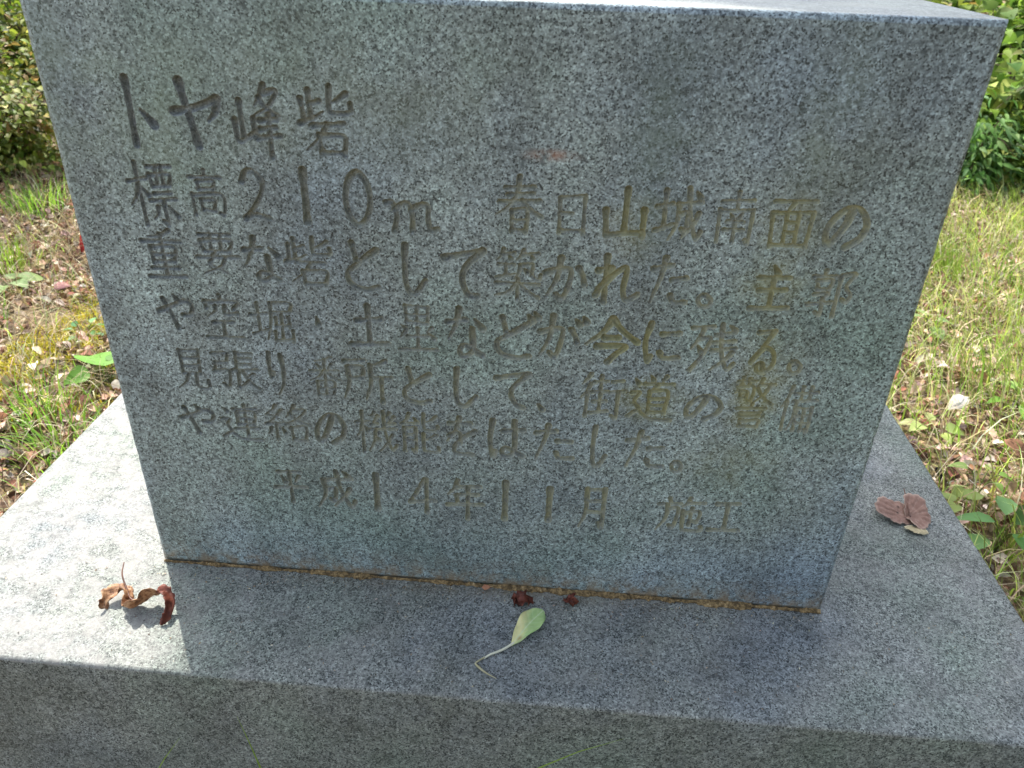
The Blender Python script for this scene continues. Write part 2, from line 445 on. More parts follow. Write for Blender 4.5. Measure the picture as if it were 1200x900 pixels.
# ================================================================ the carved inscription
# brush strokes in a 100 x 100 box, y down: n = even stroke, t = tapering sweep, d = dot
G = {
'ト': "n 24,0 22,50 20,100;d 62,46 104,66",
'ヤ': "n 0,46 50,38 100,24;t 98,25 94,44 76,60;n 22,0 33,45 44,100",
'峰': "n 14,22 16,72;n 0,50 2,78 20,76 44,66;n 42,46 42,70;t 72,0 62,15 48,28;t 66,12 98,8 80,28 46,42;n 58,18 75,32 98,42;n 56,50 94,46;n 56,60 92,57;n 48,74 100,69;n 75,42 76,100",
'砦': "n 20,8 22,45;n 22,26 40,22;n 6,20 8,48;t 0,54 25,47 46,38;n 58,2 58,28 64,38 95,36 96,24;t 90,10 76,20 62,24;n 22,56 82,52;t 50,56 38,74 10,94;n 34,72 38,98;n 36,72 82,70 80,97;n 38,96 80,95",
'標': "n 0,30 42,24;n 22,0 24,100;t 22,34 14,54 0,68;d 28,40 40,52;n 48,6 98,4;n 50,16 54,38;n 50,18 94,16 90,36;n 54,36 90,34;n 64,6 65,34;n 78,5 78,34;n 54,48 90,46;n 44,60 100,56;n 72,60 72,98 64,92;t 58,70 54,82 44,90;d 82,68 98,84",
'高': "n 50,0 50,14;n 8,16 92,13;n 28,24 31,42;n 28,25 72,23 69,41;n 31,41 69,40;n 10,52 12,100;n 10,54 90,52 90,96 80,92;n 32,66 34,88;n 32,66 68,65 66,87;n 34,86 66,86",
'2': "n 8,22 25,4 55,0 85,18 80,42 40,75 5,96;n 5,96 50,88 98,94",
'1': "n 50,0 50,100",
'0': "n 50,0 15,18 2,50 12,82 45,100 82,84 98,50 86,18 50,0",
'm': "n 0,8 14,8 20,50 16,98;n 18,30 35,8 50,14 52,60 50,98;n 52,30 68,8 82,14 84,60 88,92 100,86",
'春': "n 22,20 82,16;n 26,32 80,28;n 8,46 94,41;t 50,0 46,30 28,52 2,70;n 56,44 76,58 100,70;n 34,60 36,100;n 34,61 68,59 67,98;n 37,78 66,77;n 36,97 67,96",
'日': "n 10,8 12,98;n 10,8 90,2;n 90,2 90,98;n 14,48 50,46;n 12,92 88,90",
'山': "n 50,0 48,82;n 6,42 10,90;n 10,92 48,86 90,84;n 88,38 90,92",
'城': "n 0,34 34,28;n 18,4 18,74;n 0,80 38,66;n 44,30 96,24;t 48,30 46,65 32,96;n 50,48 68,46 66,80 58,74;n 66,0 74,50 92,90 100,78;t 92,44 82,66 60,92;d 82,6 92,16",
'南': "n 8,20 92,16;n 50,0 50,34;n 6,36 8,100;n 6,38 92,35;n 94,35 92,98 82,93;d 34,44 42,52;d 66,42 58,52;n 28,60 72,58;n 24,76 76,74;n 50,60 50,98",
'面': "n 4,4 96,0;t 48,4 40,18 34,26;n 4,28 10,100;n 4,28 92,24;n 94,24 90,96;n 8,96 92,93;n 36,28 37,92;n 62,26 62,92;n 38,48 60,47;n 38,68 60,67",
'の': "n 56,12 44,50 18,92 4,80 8,45 40,8 75,8 98,40 88,75 58,98",
'重': "t 74,0 50,8 22,12;n 2,24 98,20;n 22,34 26,66;n 22,35 78,33 74,64;n 26,49 74,48;n 26,64 74,63;n 50,8 50,94;n 18,78 82,76;n 6,96 96,93",
'要': "n 12,6 88,2;n 14,20 20,46;n 14,21 86,18 82,44;n 38,6 39,44;n 62,5 62,44;n 20,45 80,44;n 0,62 100,57;t 44,48 32,70 30,76 70,98;t 68,60 56,82 14,100",
'な': "n 4,28 50,22;t 32,0 24,32 6,62;d 72,20 92,38;n 66,40 66,85 44,98 34,86 50,76 92,94",
'と': "n 22,2 34,40;n 96,16 40,44 6,66 16,90 60,100 98,94",
'し': "n 14,0 10,50 18,90 50,100 96,72",
'て': "n 0,18 50,8 96,2;n 96,2 56,34 44,62 60,92 84,98",
'築': "t 18,0 12,14 2,22;n 14,10 40,8;d 30,12 34,20;t 62,0 56,12 48,20;n 60,10 94,7;d 76,10 82,18;n 8,32 40,30;n 24,31 24,52;t 4,58 44,48;t 54,30 52,48 42,60;n 54,30 80,28 80,50 96,58 98,48;d 62,38 70,46;n 4,70 98,66;n 50,58 50,100;t 46,70 30,86 2,96;n 54,70 74,86 98,96",
'か': "n 2,36 40,26 62,30 56,70 40,98 28,88;t 36,0 28,50 4,96;n 78,22 90,40 96,58",
'れ': "n 22,0 22,98;n 2,32 34,24;n 34,24 20,54 0,84;n 8,72 40,40 62,22 70,30 64,70 74,92 98,78",
'た': "n 4,24 52,16;t 34,0 26,40 4,98;n 58,44 94,40;n 56,78 66,92 98,90",
'。': "n 50,2 8,20 2,60 40,98 88,84 98,40 50,2",
'主': "d 44,0 56,14;n 12,26 88,22;n 16,54 84,50;n 50,26 50,90;n 2,94 98,90",
'郭': "n 28,0 28,12;n 4,14 54,11;n 14,22 17,42;n 14,22 46,20 44,41;n 17,40 44,40;n 12,52 46,49 32,62;n 32,62 34,96 24,90;n 2,74 56,68;n 66,8 96,4 82,32 96,50 88,66 78,60;n 66,8 66,100",
'や': "n 0,50 40,34 76,18 96,32 88,56 66,58;d 48,4 58,20;n 16,14 30,50 46,100",
'空': "n 50,0 50,12;n 10,14 12,30;n 10,16 90,13 82,30;t 36,22 34,36 12,50;n 60,22 60,40 92,38;n 24,60 76,57;n 50,60 50,90;n 4,95 98,92",
'堀': "n 0,36 34,30;n 16,8 16,78;n 0,84 38,72;n 46,6 92,4 90,28;n 46,28 90,26;t 46,6 44,50 32,98;n 70,34 70,96;n 56,42 56,62;n 56,62 86,60;n 86,40 86,64;n 52,74 52,96;n 52,98 92,96;n 92,72 92,100",
'・': "d 40,20 60,80",
'土': "n 18,36 82,30;n 50,0 50,92;n 2,95 98,91",
'塁': "n 22,0 24,36;n 22,1 78,0;n 78,0 76,36;n 50,1 50,36;n 24,18 76,18;n 24,36 76,35;d 12,42 22,52;t 20,56 8,68;t 88,42 76,54;d 78,58 92,68;n 26,66 76,63;n 50,46 50,94;n 4,96 98,93",
'ど': "n 18,10 28,44;n 76,22 32,48 6,68 14,92 50,100 80,95;d 76,2 84,14;d 90,-4 98,8",
'が': "n 0,40 30,30 48,34 42,76 32,100 22,90;t 28,0 20,54 2,96;n 66,30 76,50 80,64;d 76,6 84,18;d 90,0 98,12",
'今': "t 48,0 32,30 0,60;n 50,4 72,28 100,50;n 36,44 62,42;n 22,64 76,60 60,80 44,100",
'に': "n 14,0 4,50 14,100 22,84;n 46,26 94,22;n 44,74 56,88 98,86",
'残': "n 0,10 44,6;t 26,10 18,32 4,54;n 18,32 42,30 30,66 6,98;d 16,46 26,58;n 52,22 92,16;n 50,38 94,32;n 48,56 98,48;n 62,0 68,50 86,92 100,78;t 92,58 76,76 50,96;d 80,2 90,12",
'る': "n 16,6 80,2;n 80,2 40,42 6,76;n 10,70 50,42 90,50 96,78 66,98 36,94 34,80 52,76 62,92",
'見': "n 22,0 24,60;n 22,1 78,0;n 78,0 76,60;n 26,20 74,19;n 26,38 74,37;n 24,58 76,57;t 36,60 30,80 2,98;n 62,60 62,88 72,96 96,94 98,76",
'張': "n 4,8 36,4 34,28;n 8,30 34,28;n 8,30 4,54;n 4,54 36,50 32,94 20,86;n 54,2 54,50;n 56,4 90,2;n 56,18 86,16;n 56,32 86,31;n 44,48 100,44;n 56,50 56,92 74,78;t 90,56 76,66;n 66,52 80,78 100,94",
'り': "n 12,0 8,30 14,58 28,46;t 76,4 86,40 76,76 44,100",
'番': "t 76,0 50,8 22,12;d 28,18 36,28;t 72,16 64,28;n 6,36 94,32;n 50,8 50,56;t 46,36 30,50 4,60;n 54,36 72,48 98,58;n 24,62 26,100;n 24,63 76,61 74,98;n 50,62 50,97;n 27,80 74,79;n 26,97 75,96",
'所': "n 4,8 46,4;n 12,22 42,20 41,46;n 14,46 41,44;t 12,22 12,60 0,96;t 90,2 74,12 58,16;t 58,16 58,56 46,96;n 60,44 100,40;n 80,44 80,100",
'、': "d 20,20 80,80",
'街': "t 20,0 14,12 2,24;t 22,22 14,40 0,54;n 14,44 14,98;n 30,16 60,13;n 45,2 45,40;n 26,40 64,36;n 30,62 60,59;n 45,46 45,84;n 26,88 64,84;n 72,14 94,11;n 68,38 100,34;n 86,38 86,98 76,92",
'道': "d 8,8 18,18;n 2,38 22,36 12,56 24,72;n 0,88 22,78 50,92 100,94;d 44,0 50,10;t 80,0 72,12;n 32,18 98,14;t 62,18 56,28 48,34;n 44,34 46,80;n 44,34 86,32 84,79;n 47,49 84,48;n 47,63 84,62;n 46,78 84,77",
'警': "n 4,8 46,6;n 16,0 17,14;n 34,0 33,13;t 14,14 10,24 2,32;n 10,20 46,18 44,48 36,46;n 14,28 15,42;n 14,28 32,27 31,40;n 15,41 32,40;t 66,0 60,14 50,26;n 62,12 98,9;t 86,12 74,34 50,50;n 58,20 76,38 100,50;n 50,52 50,58;n 14,62 88,59;n 26,71 74,69;n 26,79 74,77;n 26,87 28,100;n 26,88 76,86 74,99;n 28,99 74,98",
'備': "t 24,0 16,26 0,48;n 14,34 14,98;n 34,16 98,12;n 52,2 53,28;n 78,0 77,27;n 32,32 100,28;t 42,32 42,70 30,96;n 48,48 50,98;n 48,48 92,46;n 92,46 92,98 84,94;n 70,48 70,98;n 50,64 90,62;n 50,80 90,78",
'連': "d 8,10 18,20;n 2,40 22,38 12,56 24,72;n 0,88 22,78 50,92 100,94;n 36,12 94,8;n 42,22 44,54;n 42,22 88,20 86,53;n 45,37 86,36;n 45,52 86,51;n 34,66 98,62;n 65,0 65,82",
'絡': "t 26,0 18,14 6,26;n 6,26 24,34;t 38,14 24,34 2,54;n 2,54 42,48;n 22,52 22,98;t 10,66 8,76 2,84;d 34,64 42,76;t 66,0 58,18 46,34;n 62,14 90,10 74,34 44,56;n 56,22 76,40 100,52;n 56,62 58,98;n 56,62 88,60 86,97;n 58,96 86,95",
'機': "n 0,28 32,24;n 16,0 17,100;t 15,32 10,50 0,62;d 20,36 28,48;t 46,2 43,8 40,12;n 40,12 50,18;t 56,10 48,20 38,32;n 38,32 54,28;t 84,2 81,7 78,12;n 78,12 88,18;t 94,10 86,20 76,30;n 76,30 94,26;n 34,44 98,38;t 46,46 44,70 30,96;n 66,0 72,50 88,90 100,80;t 90,54 78,72 56,94;d 44,58 56,68",
'能': "t 24,0 16,14 6,24;n 4,26 42,22;d 34,10 44,22;n 8,36 10,98;n 8,37 40,35;n 40,35 40,96 32,92;n 12,54 38,53;n 12,70 38,69;t 92,4 78,16 62,20;n 60,0 60,30 68,40 96,38 97,28;t 92,52 78,62 62,66;n 60,48 60,86 68,96 96,94 98,82",
'を': "n 14,16 80,12;t 44,0 30,36 6,62;n 14,50 34,38 50,48 46,72;n 92,36 56,52 28,76 34,94 84,96",
'は': "n 12,0 4,50 12,100 20,84;n 42,26 98,22;n 72,0 72,80 50,98 38,86 52,74 98,94",
'平': "n 14,6 86,2;d 24,18 34,38;t 78,16 66,36;n 2,54 100,49;n 50,6 50,100",
'成': "n 18,24 92,18;t 20,24 20,60 2,98;n 24,48 48,46 46,80 36,74;n 54,0 64,52 86,92 100,76;t 86,44 72,68 44,94;d 72,0 84,12",
'4': "n 60,0 30,36 0,70;n 0,70 100,64;n 66,0 66,100",
'年': "t 30,0 20,20 4,36;n 26,16 92,12;n 28,38 86,34;n 28,38 28,62;n 0,64 100,60;n 58,16 58,100",
'月': "t 24,2 24,60 4,98;n 24,3 82,0;n 82,0 82,94 70,88;n 26,32 80,30;n 26,60 80,58",
'施': "n 22,0 24,14;n 0,20 46,16;n 22,34 42,32 36,86 26,80;t 20,20 18,60 0,96;t 66,0 60,16 50,26;n 62,14 98,10;n 54,44 90,36 88,66 80,64;n 72,28 72,78;n 56,36 56,84 64,94 98,92 98,78",
'工': "n 14,6 86,2;n 50,6 50,90;n 0,95 100,91",
}
# character, centre x and z on the face, width and height, all in millimetres
TEXT = [
  [('ト',-276.2,472.5,21.0,50.8),('ヤ',-229.9,472.7,35.5,48.0),('峰',-182.7,470.1,34.8,53.8),('砦',-128.5,472.6,41.7,52.1)],
  [('標',-277.8,407.7,38.0,51.5),('高',-232.4,411.2,30.8,37.6),('2',-192.9,410.8,21.2,41.0),('1',-151.1,412.4,4.4,42.2),('0',-107.9,412.9,20.8,42.7),('m',-65.2,400.8,41.2,25.6),('春',21.2,415.1,36.4,44.9),('日',63.4,409.4,23.7,31.9),('山',105.9,411.7,35.7,41.4),('城',147.4,413.4,35.9,43.9),('南',191.2,414.4,28.8,40.9),('面',234.9,411.4,33.8,38.2),('の',276.7,411.3,30.8,33.3)],
  [('重',-279.4,355.3,36.2,43.5),('要',-232.4,359.6,35.5,36.9),('な',-193.7,355.4,32.3,39.4),('砦',-153.2,357.5,39.8,44.5),('と',-108.7,355.6,27.1,41.4),('し',-64.3,355.3,20.0,42.8),('て',-22.4,354.0,32.8,42.8),('築',22.5,356.1,38.3,44.0),('か',62.2,354.3,34.5,37.1),('れ',105.0,356.2,35.6,41.4),('た',147.1,357.4,30.7,41.2),('。',177.9,342.1,10.5,10.7),('主',230.6,356.2,31.6,40.3),('郭',277.8,354.7,34.8,40.2)],
  [('や',-277.6,302.7,31.9,33.6),('空',-237.0,298.7,35.1,43.9),('堀',-191.3,298.9,38.7,39.5),('・',-151.7,302.0,6.7,13.3),('土',-106.1,299.2,33.8,40.1),('塁',-63.6,299.2,35.2,44.1),('な',-20.9,298.4,34.1,46.5),('ど',23.0,299.4,37.2,42.2),('が',63.5,300.9,40.4,39.5),('今',105.4,300.1,44.7,41.9),('に',148.4,300.6,30.8,36.8),('残',191.8,298.7,39.0,46.6),('る',234.7,298.4,20.5,41.6),('。',263.3,285.1,9.4,11.6)],
  [('見',-275.2,243.5,31.0,41.2),('張',-233.6,245.2,42.3,40.1),('り',-194.2,244.5,16.0,43.7),('番',-150.1,245.1,29.0,41.7),('所',-111.5,244.4,43.7,45.2),('と',-66.1,242.4,25.9,36.2),('し',-21.7,243.0,21.6,37.8),('て',21.7,244.0,29.8,36.8),('、',47.1,228.3,7.4,9.1),('街',102.0,243.4,38.4,44.6),('道',145.6,244.1,37.4,48.0),('の',192.5,239.2,31.2,25.9),('警',234.1,246.9,33.8,50.1),('備',274.7,243.4,29.2,47.6)],
  [('や',-278.2,189.9,33.7,32.6),('連',-236.9,187.8,36.6,41.5),('絡',-190.5,191.1,43.1,40.2),('の',-150.0,188.5,28.4,34.3),('機',-105.8,187.7,38.3,47.0),('能',-64.6,189.6,36.6,43.8),('を',-25.3,189.4,29.8,42.7),('は',16.9,190.0,32.6,40.6),('た',61.8,189.4,36.2,39.6),('し',104.0,188.5,14.1,44.3),('た',146.8,188.2,35.2,40.4),('。',177.7,172.2,8.9,11.8)],
  [('平',-196.7,115.5,31.7,39.0),('成',-150.9,114.8,38.8,46.5),('1',-109.9,116.4,6.0,42.0),('4',-64.2,115.7,24.9,40.8),('年',-21.7,114.2,35.4,47.2),('1',18.0,116.8,9.0,44.8),('1',61.4,116.0,7.3,39.4),('月',104.9,115.2,28.9,48.9),('施',189.6,114.5,43.3,42.3),('工',233.0,115.9,28.1,36.9)],
]
STEP = 0.0004
TX0, TX1, TZ0, TZ1 = -.318, .318, .080, .518
NX, NZ = int(round((TX1-TX0)/STEP))+1, int(round((TZ1-TZ0)/STEP))+1
DEPTH = np.zeros((NZ, NX), np.float32)
LINE = np.full((NZ, NX), -1, np.int8)

def carve(x, z, r, li):
    """press one round-bottomed dab of the chisel into the depth map"""
    x0 = max(int((x-r-TX0)/STEP), 0); x1 = min(int((x+r-TX0)/STEP)+2, NX)
    z0 = max(int((z-r-TZ0)/STEP), 0); z1 = min(int((z+r-TZ0)/STEP)+2, NZ)
    if x1 <= x0 or z1 <= z0: return
    xs = TX0+np.arange(x0, x1)*STEP-x; zs = TZ0+np.arange(z0, z1)*STEP-z
    d2 = (xs[None]**2+zs[:, None]**2)/(r*r)
    d1 = np.sqrt(d2)
    dep = np.minimum((1-d1)*r*3.3, min(.0050, r*1.5)*(1-.12*d2)).astype(np.float32)
    dep[d1 >= 1] = 0
    w = DEPTH[z0:z1, x0:x1]; m = dep > w
    w[m] = dep[m]; LINE[z0:z1, x0:x1][m] = li

for li, row in enumerate(TEXT):
    for ch, cx, cz, w, h in row:
        strokes = G[ch].split(";"); n = len(strokes)
        size = min(max(math.sqrt(w*h), 25), 44) if ch not in "。、・1" else (40 if ch == '1' else 24)
        big = 1.12 if li == 0 else 1.0
        for s in strokes:
            kind, *ps = s.split()
            p = np.array([[float(a) for a in q.split(",")] for q in ps])
            p += rng.normal(0, .8, p.shape) if not np.allclose(p[0], p[-1]) else 0
            rad = size*(.042+.056*math.exp(-(n-1)/5.0))*1e-3*big
            if ch == '1': rad *= .92
            L = np.hypot(*(np.diff(p, axis=0)*[w/100, h/100]).T).sum()*1e-3
            m = max(int(L/(rad*.14)), 8)
            q = spline(p, m); t = np.linspace(0, 1, m)
            if kind == 'n': pr = .80+.28*np.exp(-((t-.02)/.14)**2)+.16*np.exp(-((t-.97)/.12)**2)
            elif kind == 't': pr = 1.12-.72*t
            else: pr = .5+.75*t
            pr = pr*(1+.05*np.sin(t*23+rng.uniform(0, 6)))
            for (a, b), k in zip(q, pr):
                carve((cx+(a-50)/100*w)*1e-3, (cz+(50-b)/100*h)*1e-3, max(rad*k, .0009), li)

# worn lips: a little noise on the depth, only inside the cuts
gxn, gzn = np.meshgrid(np.arange(NX), np.arange(NZ))
rough = (fbm(gxn*.22, gzn*.22, 31, 3)-.5)*.0009
DEPTH = np.where(DEPTH > 0, np.maximum(DEPTH+rough, 0), 0)
LINE[DEPTH <= 0] = -1

gX = (TX0+gxn*STEP).ravel(); gZ = (TZ0+gzn*STEP).ravel()
gverts = np.stack([gX, DEPTH.ravel(), gZ], -1)
gi = np.arange(NX*NZ).reshape(NZ, NX)
quads = np.stack([gi[:-1, :-1], gi[:-1, 1:], gi[1:, 1:], gi[1:, :-1]], -1).reshape(-1, 4)
ql = LINE.ravel()[quads].max(1)

def submesh(name, q):
    used, inv = np.unique(q.ravel(), return_inverse=True)
    return gverts[used], inv.reshape(-1, 4)

# ---------------------------------------------------------------- block of granite with chamfered, slightly chipped arrises
def block(name, a0, a1, b0, b1, depth, ch, mats, place, seed, cap_mesh=None, step=.006):
    """rectangle a0..a1 x b0..b1 (the finished face at depth 0), sides running back to `depth`.
    place(a, b, d) gives the point. material 0: face, 1: arris and sides"""
    pts = []
    for (sa, sb), (ea, eb) in (((a0, b0), (a1, b0)), ((a1, b0), (a1, b1)), ((a1, b1), (a0, b1)), ((a0, b1), (a0, b0))):
        n = int(max(abs(ea-sa), abs(eb-sb))/step)
        for i in range(n):
            pts.append((sa+(ea-sa)*i/n, sb+(eb-sb)*i/n))
    pts = np.array(pts); n = len(pts); ca, cb = (a0+a1)/2, (b0+b1)/2
    def inset(d):
        d = np.broadcast_to(d, (n,))
        sa = np.where(np.abs(pts[:, 0]-a0) < 1e-6, 1, np.where(np.abs(pts[:, 0]-a1) < 1e-6, -1, 0))
        sb = np.where(np.abs(pts[:, 1]-b0) < 1e-6, 1, np.where(np.abs(pts[:, 1]-b1) < 1e-6, -1, 0))
        return pts+np.stack([sa*d, sb*d], -1)
    s = np.arange(n)*step
    wob = (fbm(s*60, s*0+seed, seed, 3)-.5)
    wob[[0]] = 0
    chip = np.clip(fbm(s*38, s*0+seed+.5, seed+3, 2)-.80, 0, 1)*.022+np.clip(fbm(s*160, s*0+seed+.5, seed+7, 2)-.82, 0, 1)*.010
    levels = [(inset(ch), 0*s), (inset(ch*(.26+.12*wob)+chip*.7), ch*(.26+.10*wob)+chip*.5), (inset(np.zeros(n)+chip*.15), ch*(1.0+.3*wob)+chip), (inset(np.zeros(n)), 0*s+depth*.5), (inset(np.zeros(n)), 0*s+depth)]
    V = []
    for l, d in levels:
        V += [place(p[0], p[1], dd) for p, dd in zip(l, d)]
    bm = bmesh.new()
    bv = [bm.verts.new(v) for v in V]
    for k in range(len(levels)-1):
        for i in range(n):
            j = (i+1) % n
            f = bm.faces.new((bv[k*n+i], bv[k*n+j], bv[(k+1)*n+j], bv[(k+1)*n+i]))
            f.material_index = 1 if k >= 2 else 0; f.smooth = k < 2
    if cap_mesh is None:
        f = bm.faces.new([bv[i] for i in range(n)]); f.material_index = 0
    else:
        cap_mesh(bm, a0+ch, a1-ch, b0+ch, b1-ch, place)
    f = bm.faces.new([bv[(len(levels)-1)*n+i] for i in range(n-1, -1, -1)]); f.material_index = 1
    bmesh.ops.recalc_face_normals(bm, faces=bm.faces[:])
    me = bpy.data.meshes.new(name); bm.to_mesh(me); bm.free()
    return me

SW, SH, SD = .35, .561, .30
PX0, PX1, PY0, PY1 = -.568, .560, -.140, .440

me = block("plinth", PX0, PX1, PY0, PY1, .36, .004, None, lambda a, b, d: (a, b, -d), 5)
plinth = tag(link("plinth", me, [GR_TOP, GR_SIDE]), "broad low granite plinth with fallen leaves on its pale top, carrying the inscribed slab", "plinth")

def face_border(bm, a0, a1, b0, b1, place):
    for (x0, x1, z0, z1) in ((a0, TX0, b0, b1), (TX1, a1, b0, b1), (TX0, TX1, b0, TZ0), (TX0, TX1, TZ1, b1)):
        f = bm.faces.new([bm.verts.new(place(x, z, 0)) for x, z in ((x0, z0), (x1, z0), (x1, z1), (x0, z1))])
        f.material_index = 0
me = block("inscribed_slab", -SW, SW, .0015, SH, SD, .0045, None, lambda a, b, d: (a, d, b), 9, face_border)
# the polished face between the characters is part of the same mesh
fv, fq = submesh("f", quads[ql < 0])
# drop wholly flat cells into larger strips is unnecessary: one fine sheet keeps the lips crisp
fm = npmesh("face_sheet", fv, fq, smooth=False)
bm = bmesh.new(); bm.from_mesh(me); bm.from_mesh(fm); bm.to_mesh(me); bm.free(); bpy.data.meshes.remove(fm)
slab = tag(link("inscribed_slab", me, [GR_FACE, GR_CAP]),
           "upright grey granite slab carved with seven rows of Japanese writing, standing on the plinth", "monument")
for li in range(len(TEXT)):
    v, q = submesh("l", quads[ql == li])
    link("carved_line", npmesh("carved_line", v, q), GROOVE, slab)

# mossy joint along the foot of the slab: a lumpy little fillet
n = 1400; xs = np.linspace(-SW+.001, SW-.001, n)
A = np.linspace(0, math.pi/2, 7)
th, xx = np.meshgrid(A, xs)
rr = .0019+.0085*np.clip(fbm(xx*38, th*0+2, 41, 4)-.40, 0, 1)+.0075*np.clip(fbm(xx*300, th*2.6, 43, 3)-.42, 0, 1)*np.clip(fbm(xx*21, th*0+9, 47, 2)*1.8-.3, .15, 1)
rr *= .55+.50*np.clip((xx+.38)*2.2, 0, 1)
V = np.stack([xx, .0008-rr*np.cos(th)*1.1, .0004+rr*np.sin(th)], -1).reshape(-1, 3)
gi2 = np.arange(n*7).reshape(n, 7)
Fq = np.stack([gi2[:-1, :-1], gi2[1:, :-1], gi2[1:, 1:], gi2[:-1, 1:]], -1).reshape(-1, 4)
link("mossy_joint", npmesh("mossy_joint", V, Fq), SEAM, slab)

# ================================================================ fallen leaves on the plinth
def ribbon(center, across, normal, widths, cup=.3, cols=5):
    """leaf blade built along a 3-D midrib; across = sideways direction at each station"""
    c = np.asarray(center, float); a = np.asarray(across, float); nn = np.asarray(normal, float)
    a /= np.linalg.norm(a, axis=1, keepdims=True)+1e-9; nn /= np.linalg.norm(nn, axis=1, keepdims=True)+1e-9
    w = np.asarray(widths, float); u = np.linspace(-1, 1, cols)
    V = c[:, None]+a[:, None]*(u[None, :, None]*w[:, None, None])+nn[:, None]*(np.abs(u)[None, :, None]**1.5*w[:, None, None]*cup)
    m = len(c); g = np.arange(m*cols).reshape(m, cols)
    F = np.stack([g[:-1, :-1], g[1:, :-1], g[1:, 1:], g[:-1, 1:]], -1).reshape(-1, 4)
    return V.reshape(-1, 3), F

def solid(o, th=.0004):
    md = o.modifiers.new("thickness", 'SOLIDIFY'); md.thickness = th; md.offset = 0
    return o

def leafmat(name, c1, c2, c3, scale=120, trans=.25, rough=.55, veins=0):
    M = Mat(name); P = M.coords()
    c = M.ramp(M.noise(P, scale, 5, .6), [(.3, c1), (.5, c2), (.72, c3)])
    M.bump(M.noise(P, scale*3, 4), .5, .0008)
    M.fin(c, rough, .35)
    tr = M.n("BsdfTranslucent"); M.set(tr, 0, c)
    mx = M.n("MixShader"); mx.inputs[0].default_value = trans
    M.t.links.new(M.bsdf.outputs[0], mx.inputs[1]); M.t.links.new(tr.outputs[0], mx.inputs[2])
    M.t.links.new(mx.outputs[0], M.out.inputs[0])
    return M.m
CURL_TAN = leafmat("withered_tan", (.10, .04, .022), (.38, .20, .10), (.60, .43, .26), 230)
CURL_RED = leafmat("withered_red", (.06, .018, .012), (.15, .04, .024), (.30, .10, .055))
STALK = leafmat("dark_stalk", (.07, .03, .02), (.12, .05, .03), (.17, .08, .05), trans=0)
PINK = leafmat("faded_brown", (.15, .08, .055), (.29, .17, .125), (.47, .34, .26), 230)
PALE = leafmat("pale_leaf", (.30, .26, .12), (.45, .42, .25), (.55, .52, .36), 150)
GREEN = leafmat("fresh_pale_green", (.36, .52, .24), (.46, .60, .31), (.55, .67, .40), 75, .2, .4)
CREAM = leafmat("cream_stalk", (.62, .62, .46), (.70, .70, .56), (.76, .76, .66), 90, .1)
YELL = leafmat("yellowed_half", (.58, .52, .26), (.66, .63, .38), (.70, .68, .46), 60, .2)

# withered curled leaf, left
root = empty("withered_leaf", (-.345, -.062, 0), "curled tan and russet dead leaf with a thin dark stalk, on the plinth's sunlit end", "dead leaf", "dead leaves on the plinth")
def local(o): o.location = -Vector(root.location); return o
def crumple(mid, across, width, seed, amp=.0011, cols=9, cup=.25, up=(0, 0, 1.)):
    """a dry, ragged, buckled piece of blade along a midrib"""
    m = len(mid); s = np.linspace(0, 1, m)
    w = np.asarray(width)*(1+.8*(fbm(s*11, s*0+seed, seed, 3)-.5))
    v, f = ribbon(mid, across, np.tile(up, (m, 1)), w, cup, cols)
    u = np.tile(np.linspace(0, 1, cols), m); tt = np.repeat(s, cols)
    v = v.copy()
    for ax in range(3):
        v[:, ax] += amp*2*(fbm(tt*6+ax*7, u*3+seed, seed+ax, 3)-.5)*(.4+1.4*np.abs(u-.5))
    v[:, 2] = np.maximum(v[:, 2], .0006)
    return v, f
m = 34
mid = spline([(-.3785, -.074, .002), (-.3770, -.064, .007), (-.370, -.055, .0095), (-.361, -.053, .0095), (-.354, -.060, .007)], m)
d = np.gradient(mid, axis=0); ac = np.cross(d, (.55, .45, .7))
v, f = crumple(mid, ac, .0076*np.sin(np.linspace(.45, 2.75, m))**.6, 3, .0034, cup=.5)
lb = local(link("blade", npmesh("blade", v, f), CURL_TAN, root)); solid(lb)
mid = spline([(-.357, -.060, .007), (-.351, -.072, .004), (-.343, -.070, .007), (-.334, -.064, .013), (-.323, -.060, .018)], m)
d = np.gradient(mid, axis=0); ac = np.cross(d, (0.0, .75, .65))
v, f = crumple(mid, ac, .0095*np.sin(np.linspace(.55, 2.6, m))**.6, 7, .0034, cup=.4)
lb = local(link("blade", npmesh("blade", v, f), CURL_TAN, root)); solid(lb)
mid = spline([(-.326, -.060, .018), (-.315, -.061, .019), (-.3085, -.068, .0135), (-.3075, -.079, .006), (-.312, -.088, .001)], m)
d = np.gradient(mid, axis=0); ac = np.cross(d, (.9, -.1, .6))
v, f = crumple(mid, ac, .0052*np.sin(np.linspace(.7, 2.95, m))**.7, 11, .0026, cup=.6)
lb = local(link("curled_tip", npmesh("curled_tip", v, f), CURL_RED, root)); solid(lb)
v, f = tube(spline([(-.3765, -.026, .020), (-.372, -.040, .017), (-.362, -.053, .0115), (-.352, -.064, .008), (-.340, -.066, .009)], 20), np.linspace(.0006, .0013, 20), 6)
local(link("stalk", npmesh("stalk", v, f), STALK, root))

